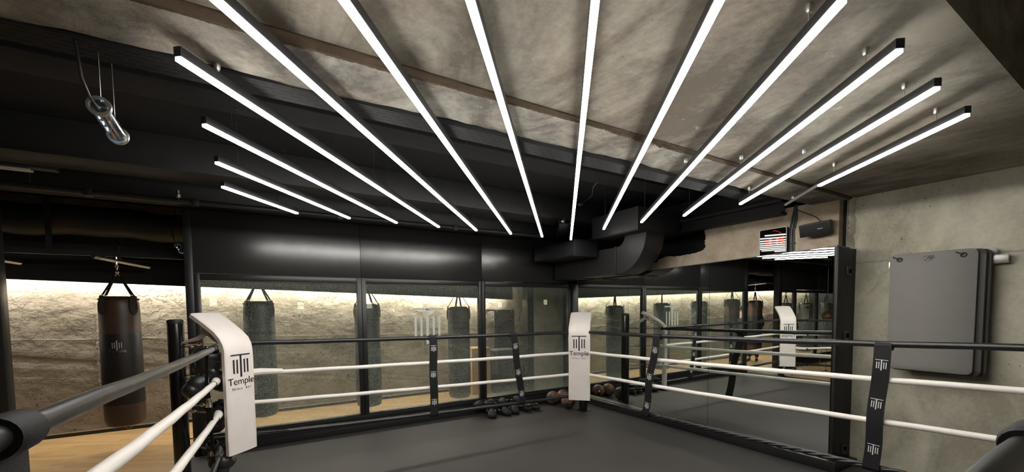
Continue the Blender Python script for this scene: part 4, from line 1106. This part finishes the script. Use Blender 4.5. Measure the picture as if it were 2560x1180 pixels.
# ------------------------------------------------------------------ things behind the glass
mb = MB(); emblem(mb, frame_M((1.985, 5.594, 1.565), (1, 0, 0), (0, 0, 1)), .47, .0008)
o = mb.build('frosted_emblem', M_vinyltr, bpy.data.objects['window_2'], smooth=0)
mb = MB(); emblem(mb, frame_M((-3.47, 5.594, 1.565), (1, 0, 0), (0, 0, 1)), .47, .0008)
o = mb.build('frosted_emblem', M_vinyltr, bpy.data.objects['window_5'], smooth=0)
t = thing('mat_rail', 'black wall rail with dark mats behind the corner pane', 'rail', (4.1, 7.4, 1.5))
MB().box(3.88, 4.27, 7.40, 7.43, 1.50, 1.53, bev=.002).build('bar', M_plastic, t)
MB().box(3.89, 3.92, 7.43, 7.50, 1.49, 1.54, bev=.002).build('bracket', M_plastic, t)
for i, (x0, y) in enumerate(((3.99, 7.34), (4.02, 7.375))):
    t = thing('exercise_mat', ('front', 'rear')[i]+' dark mat hanging behind the corner pane at the end of the corridor', 'exercise mat', (4.1, y, .6), 'dark mats behind the glass')
    MB().box(x0, x0+.46, y-.010, y+.010, .56, 1.525, bev=.009, seg=3).build('mat', M_bagblack, t)
    for dx in (.06, .40): MB().tube([(x0+dx+.012*math.cos(a), y-.012, 1.49+.012*math.sin(a)) for a in [2*PI*k/12 for k in range(12)]], .003, 6, closed=True).build('eyelet', M_steel, t)
t = thing('wooden_box', 'pale plywood jump box behind the glass, beside the second mullion', 'box', (3.45, 7.1, -.03))
for a, b_, c_, d2 in ((3.28, 3.66, 6.90, 6.918), (3.28, 3.66, 7.282, 7.30)): MB().box(a, b_, c_, d2, -.03, .80, bev=.002).build('side_panel', M_wood, t)
for x in (3.28, 3.642): MB().box(x, x+.018, 6.918, 7.282, -.03, .80, bev=.002).build('end_panel', M_wood, t)
MB().box(3.275, 3.665, 6.895, 7.305, .80, .82, bev=.002).build('top_panel', M_wood, t)
t = thing('storage_bench', 'low dark storage bench behind the corner pane', 'bench', (3.98, 7.0, -.03))
MB().box(3.72, 4.24, 6.86, 7.26, -.03, .72, bev=.006).build('body', M_bagblack, t)
MB().box(3.71, 4.25, 6.85, 7.27, .72, .76, bev=.006).build('lid', M_gymmatD, t)
for x in (3.74, 4.0): MB().box(x, x+.235, 6.852, 6.862, .06, .66, bev=.003).build('door', M_ductm, t)
# double-end ball left of the ring
t = thing('double_end_ball', 'brown leather ball held between floor and ceiling cords, seen only in the mirror', 'punch ball', (-2.46, 4.67, -.03))
MB().lathe([(0, -.115), (.04, -.108), (.085, -.078), (.112, -.03), (.118, .01), (.10, .06), (.065, .10), (.03, .122), (.012, .135), (0, .135)], (-2.46, 4.67, 1.28), 32).build('ball', M_brown, t)
MB().tube([(-2.46, 4.67, 1.41), (-2.46, 4.67, 1.50), (-2.445, 4.67, 1.8), (-2.44, 4.67, ZB-.28)], .008, 8).build('upper_cord', M_plastic, t)
MB().tube([(-2.46, 4.67, -.02), (-2.46, 4.67, 1.17)], .006, 8).build('lower_cord', M_plastic, t)
MB().lathe([(0, 0), (.05, 0), (.055, .01), (.02, .02), (0, .025)], (-2.46, 4.67, -.03), 20).build('floor_anchor', M_ductm, t)
# lamps and a screen on the wall behind the viewer, mirrored in the panes
M_lampy = emit('wall_lamp_glow', (1.0, .97, .75), 5.0); M_scr = emit('screen_glow', (.25, .45, 1.0), 3.5)
for i, (x, z) in enumerate(((-1.13, 1.79), (1.06, 1.70), (3.1, 1.70))):
    t = thing('wall_lamp', ['left', 'middle', 'right'][i]+' square wall lamp on the wall behind the viewer, mirrored in the panes', 'wall lamp', (x, -3.2, z), 'square wall lamps')
    MB().box(x-.10, x+.10, -3.2, -3.17, z-.12, z+.12, bev=.004).build('housing', M_steel, t); MB().box(x-.085, x+.085, -3.17, -3.165, z-.105, z+.105).build('glow_plate', M_lampy, t)

# ------------------------------------------------------------------ two people in the corridor (seen in the mirror)
def person(x, y, rz, h, label, tint, hands_front=True):
    k = h/1.75
    t = thing('person', label, 'person', (x, y, -.03))
    T = Matrix.Translation((x, y, -.03)) @ Matrix.Rotation(rz, 4, 'Z') @ Matrix.Scale(k, 4)
    def skin(name, V, E_, R_, mat, root=0, lev=2):
        me = bpy.data.meshes.new(name); me.from_pydata([T @ Vector(v) for v in V], E_, []); o = bpy.data.objects.new(name, me); COL.objects.link(o)
        m_ = o.modifiers.new('s', 'SKIN'); m_.use_smooth_shade = True
        for i, rr in enumerate(R_):
            sv = me.skin_vertices[0].data[i]; sv.radius = (rr[0]*k, rr[1]*k) if isinstance(rr, tuple) else (rr*k, rr*k); sv.use_root = (i == root)
        s2 = o.modifiers.new('ss', 'SUBSURF'); s2.levels = lev; s2.render_levels = lev
        dg = bpy.context.evaluated_depsgraph_get(); dg.update()
        m2 = bpy.data.meshes.new_from_object(o.evaluated_get(dg)); bpy.data.objects.remove(o); m2.name = name
        m2.materials.clear(); m2.materials.append(mat); m2.polygons.foreach_set('use_smooth', [True]*len(m2.polygons))
        q = bpy.data.objects.new(name, m2); COL.objects.link(q); q.parent = t; q.matrix_parent_inverse = inv_world(t); return q
    V = [(0, 0, .95), (0, 0, 1.15), (0, .01, 1.36), (0, .0, 1.48), (0, -.01, 1.56), (0, -.015, 1.66), (0, -.01, 1.72)]
    E_ = [(0, 1), (1, 2), (2, 3), (3, 4), (4, 5), (5, 6)]; R_ = [(.145, .10), (.13, .095), (.16, .105), .062, .068, .082, .055]
    for s_ in (-1, 1):
        b = len(V)
        V += [(.19*s_, 0, 1.41), (.235*s_, .02, 1.14), (.17*s_, -.17, 1.02), (.12*s_, -.25, 1.04)]
        E_ += [(2, b), (b, b+1), (b+1, b+2), (b+2, b+3)]; R_ += [.06, .045, .034, (.036, .022)]
        for f_ in range(5):
            c_ = len(V); off = (f_-1.5)*.019
            if f_ < 4: V += [(.10*s_+off*.3, -.29, 1.05+off), (.085*s_+off*.3, -.325-(.006 if f_ in (1, 2) else 0), 1.04+off)]
            else: V += [(.09*s_, -.255, 1.085), (.07*s_, -.275, 1.105)]
            E_ += [(b+3, c_), (c_, c_+1)]; R_ += [.009, .008]
        b = len(V)
        V += [(.095*s_, 0, .88), (.10*s_, -.01, .50), (.10*s_, .015, .10), (.11*s_, -.10, .035)]
        E_ += [(0, b), (b, b+1), (b+1, b+2), (b+2, b+3)]; R_ += [.09, .06, .042, (.04, .03)]
    skin('body', V, E_, R_, M_skin)
    # clothing
    V = [(0, 0, .90), (0, 0, 1.15), (0, .01, 1.36), (0, .0, 1.47)]; E_ = [(0, 1), (1, 2), (2, 3)]; R_ = [(.165, .125), (.155, .12), (.18, .128), .075]
    for s_ in (-1, 1):
        b = len(V); V += [(.19*s_, 0, 1.41), (.235*s_, .02, 1.14), (.175*s_, -.165, 1.022)]; E_ += [(2, b), (b, b+1), (b+1, b+2)]; R_ += [.075, .060, .048]
    skin('jacket', V, E_, R_, M_cloth)
    V = [(0, 0, .93)]; E_ = []; R_ = [(.155, .11)]
    for s_ in (-1, 1):
        b = len(V); V += [(.095*s_, 0, .86), (.10*s_, -.01, .50), (.10*s_, .015, .09)]; E_ += [(0, b), (b, b+1), (b+1, b+2)]; R_ += [.105, .078, .062]
    skin('trousers', V, E_, R_, tint)
    for s_ in (-1, 1): skin('shoe', [(.10*s_, .06, .04), (.105*s_, -.04, .045), (.115*s_, -.16, .035)], [(0, 1), (1, 2)], [(.045, .04), (.048, .042), (.045, .03)], M_gloves)
    hb = MB(); d = bmesh.ops.create_icosphere(hb.bm, subdivisions=3, radius=.1)
    for v in d['verts']:
        z_ = max(v.co.z, -.045 if v.co.y > 0 else .03); v.co = T @ Vector((v.co.x*.92, v.co.y*1.05+.005, z_*1.05+1.67))
    hb.build('hair', M_hair, t, smooth=80)
    fm = MB()
    fm.ico(tuple(T @ Vector((0, -.105, 1.625))), .016*k, 2, (.8, 1.1, 1.3)); fm.build('nose', M_skin, t)
    for s_ in (-1, 1):
        MB().ico(tuple(T @ Vector((.032*s_, -.088, 1.65))), .012*k, 2, (1.1, .6, .7)).build('eye', M_white, t)
        MB().ico(tuple(T @ Vector((.082*s_, -.01, 1.64))), .022*k, 2, (.35, .8, 1.2)).build('ear', M_skin, t)
    MB().box(-.025, .025, -.094, -.084, 1.583, 1.592, bev=.003, M=T).build('mouth', M_rubble, t)
    return t
person(-3.02, 6.72, 1.2, 1.60, 'person in dark jacket and blue jeans behind the brown bag, seen in the mirror', M_jeans)
person(-2.56, 6.80, -1.3, 1.58, 'person in a dark jacket and black trousers beside the other, seen in the mirror', M_cloth)

# ------------------------------------------------------------------ world and output look
w = bpy.data.worlds.new('world'); scn.world = w; w.use_nodes = True
bg = w.node_tree.nodes['Background']; bg.inputs[0].default_value = (.5, .5, .5, 1); bg.inputs[1].default_value = .0
scn.view_settings.view_transform = 'Standard'; scn.view_settings.look = 'None'
scn.view_settings.exposure = 0; scn.view_settings.gamma = 1; scn.view_settings.use_curve_mapping = False
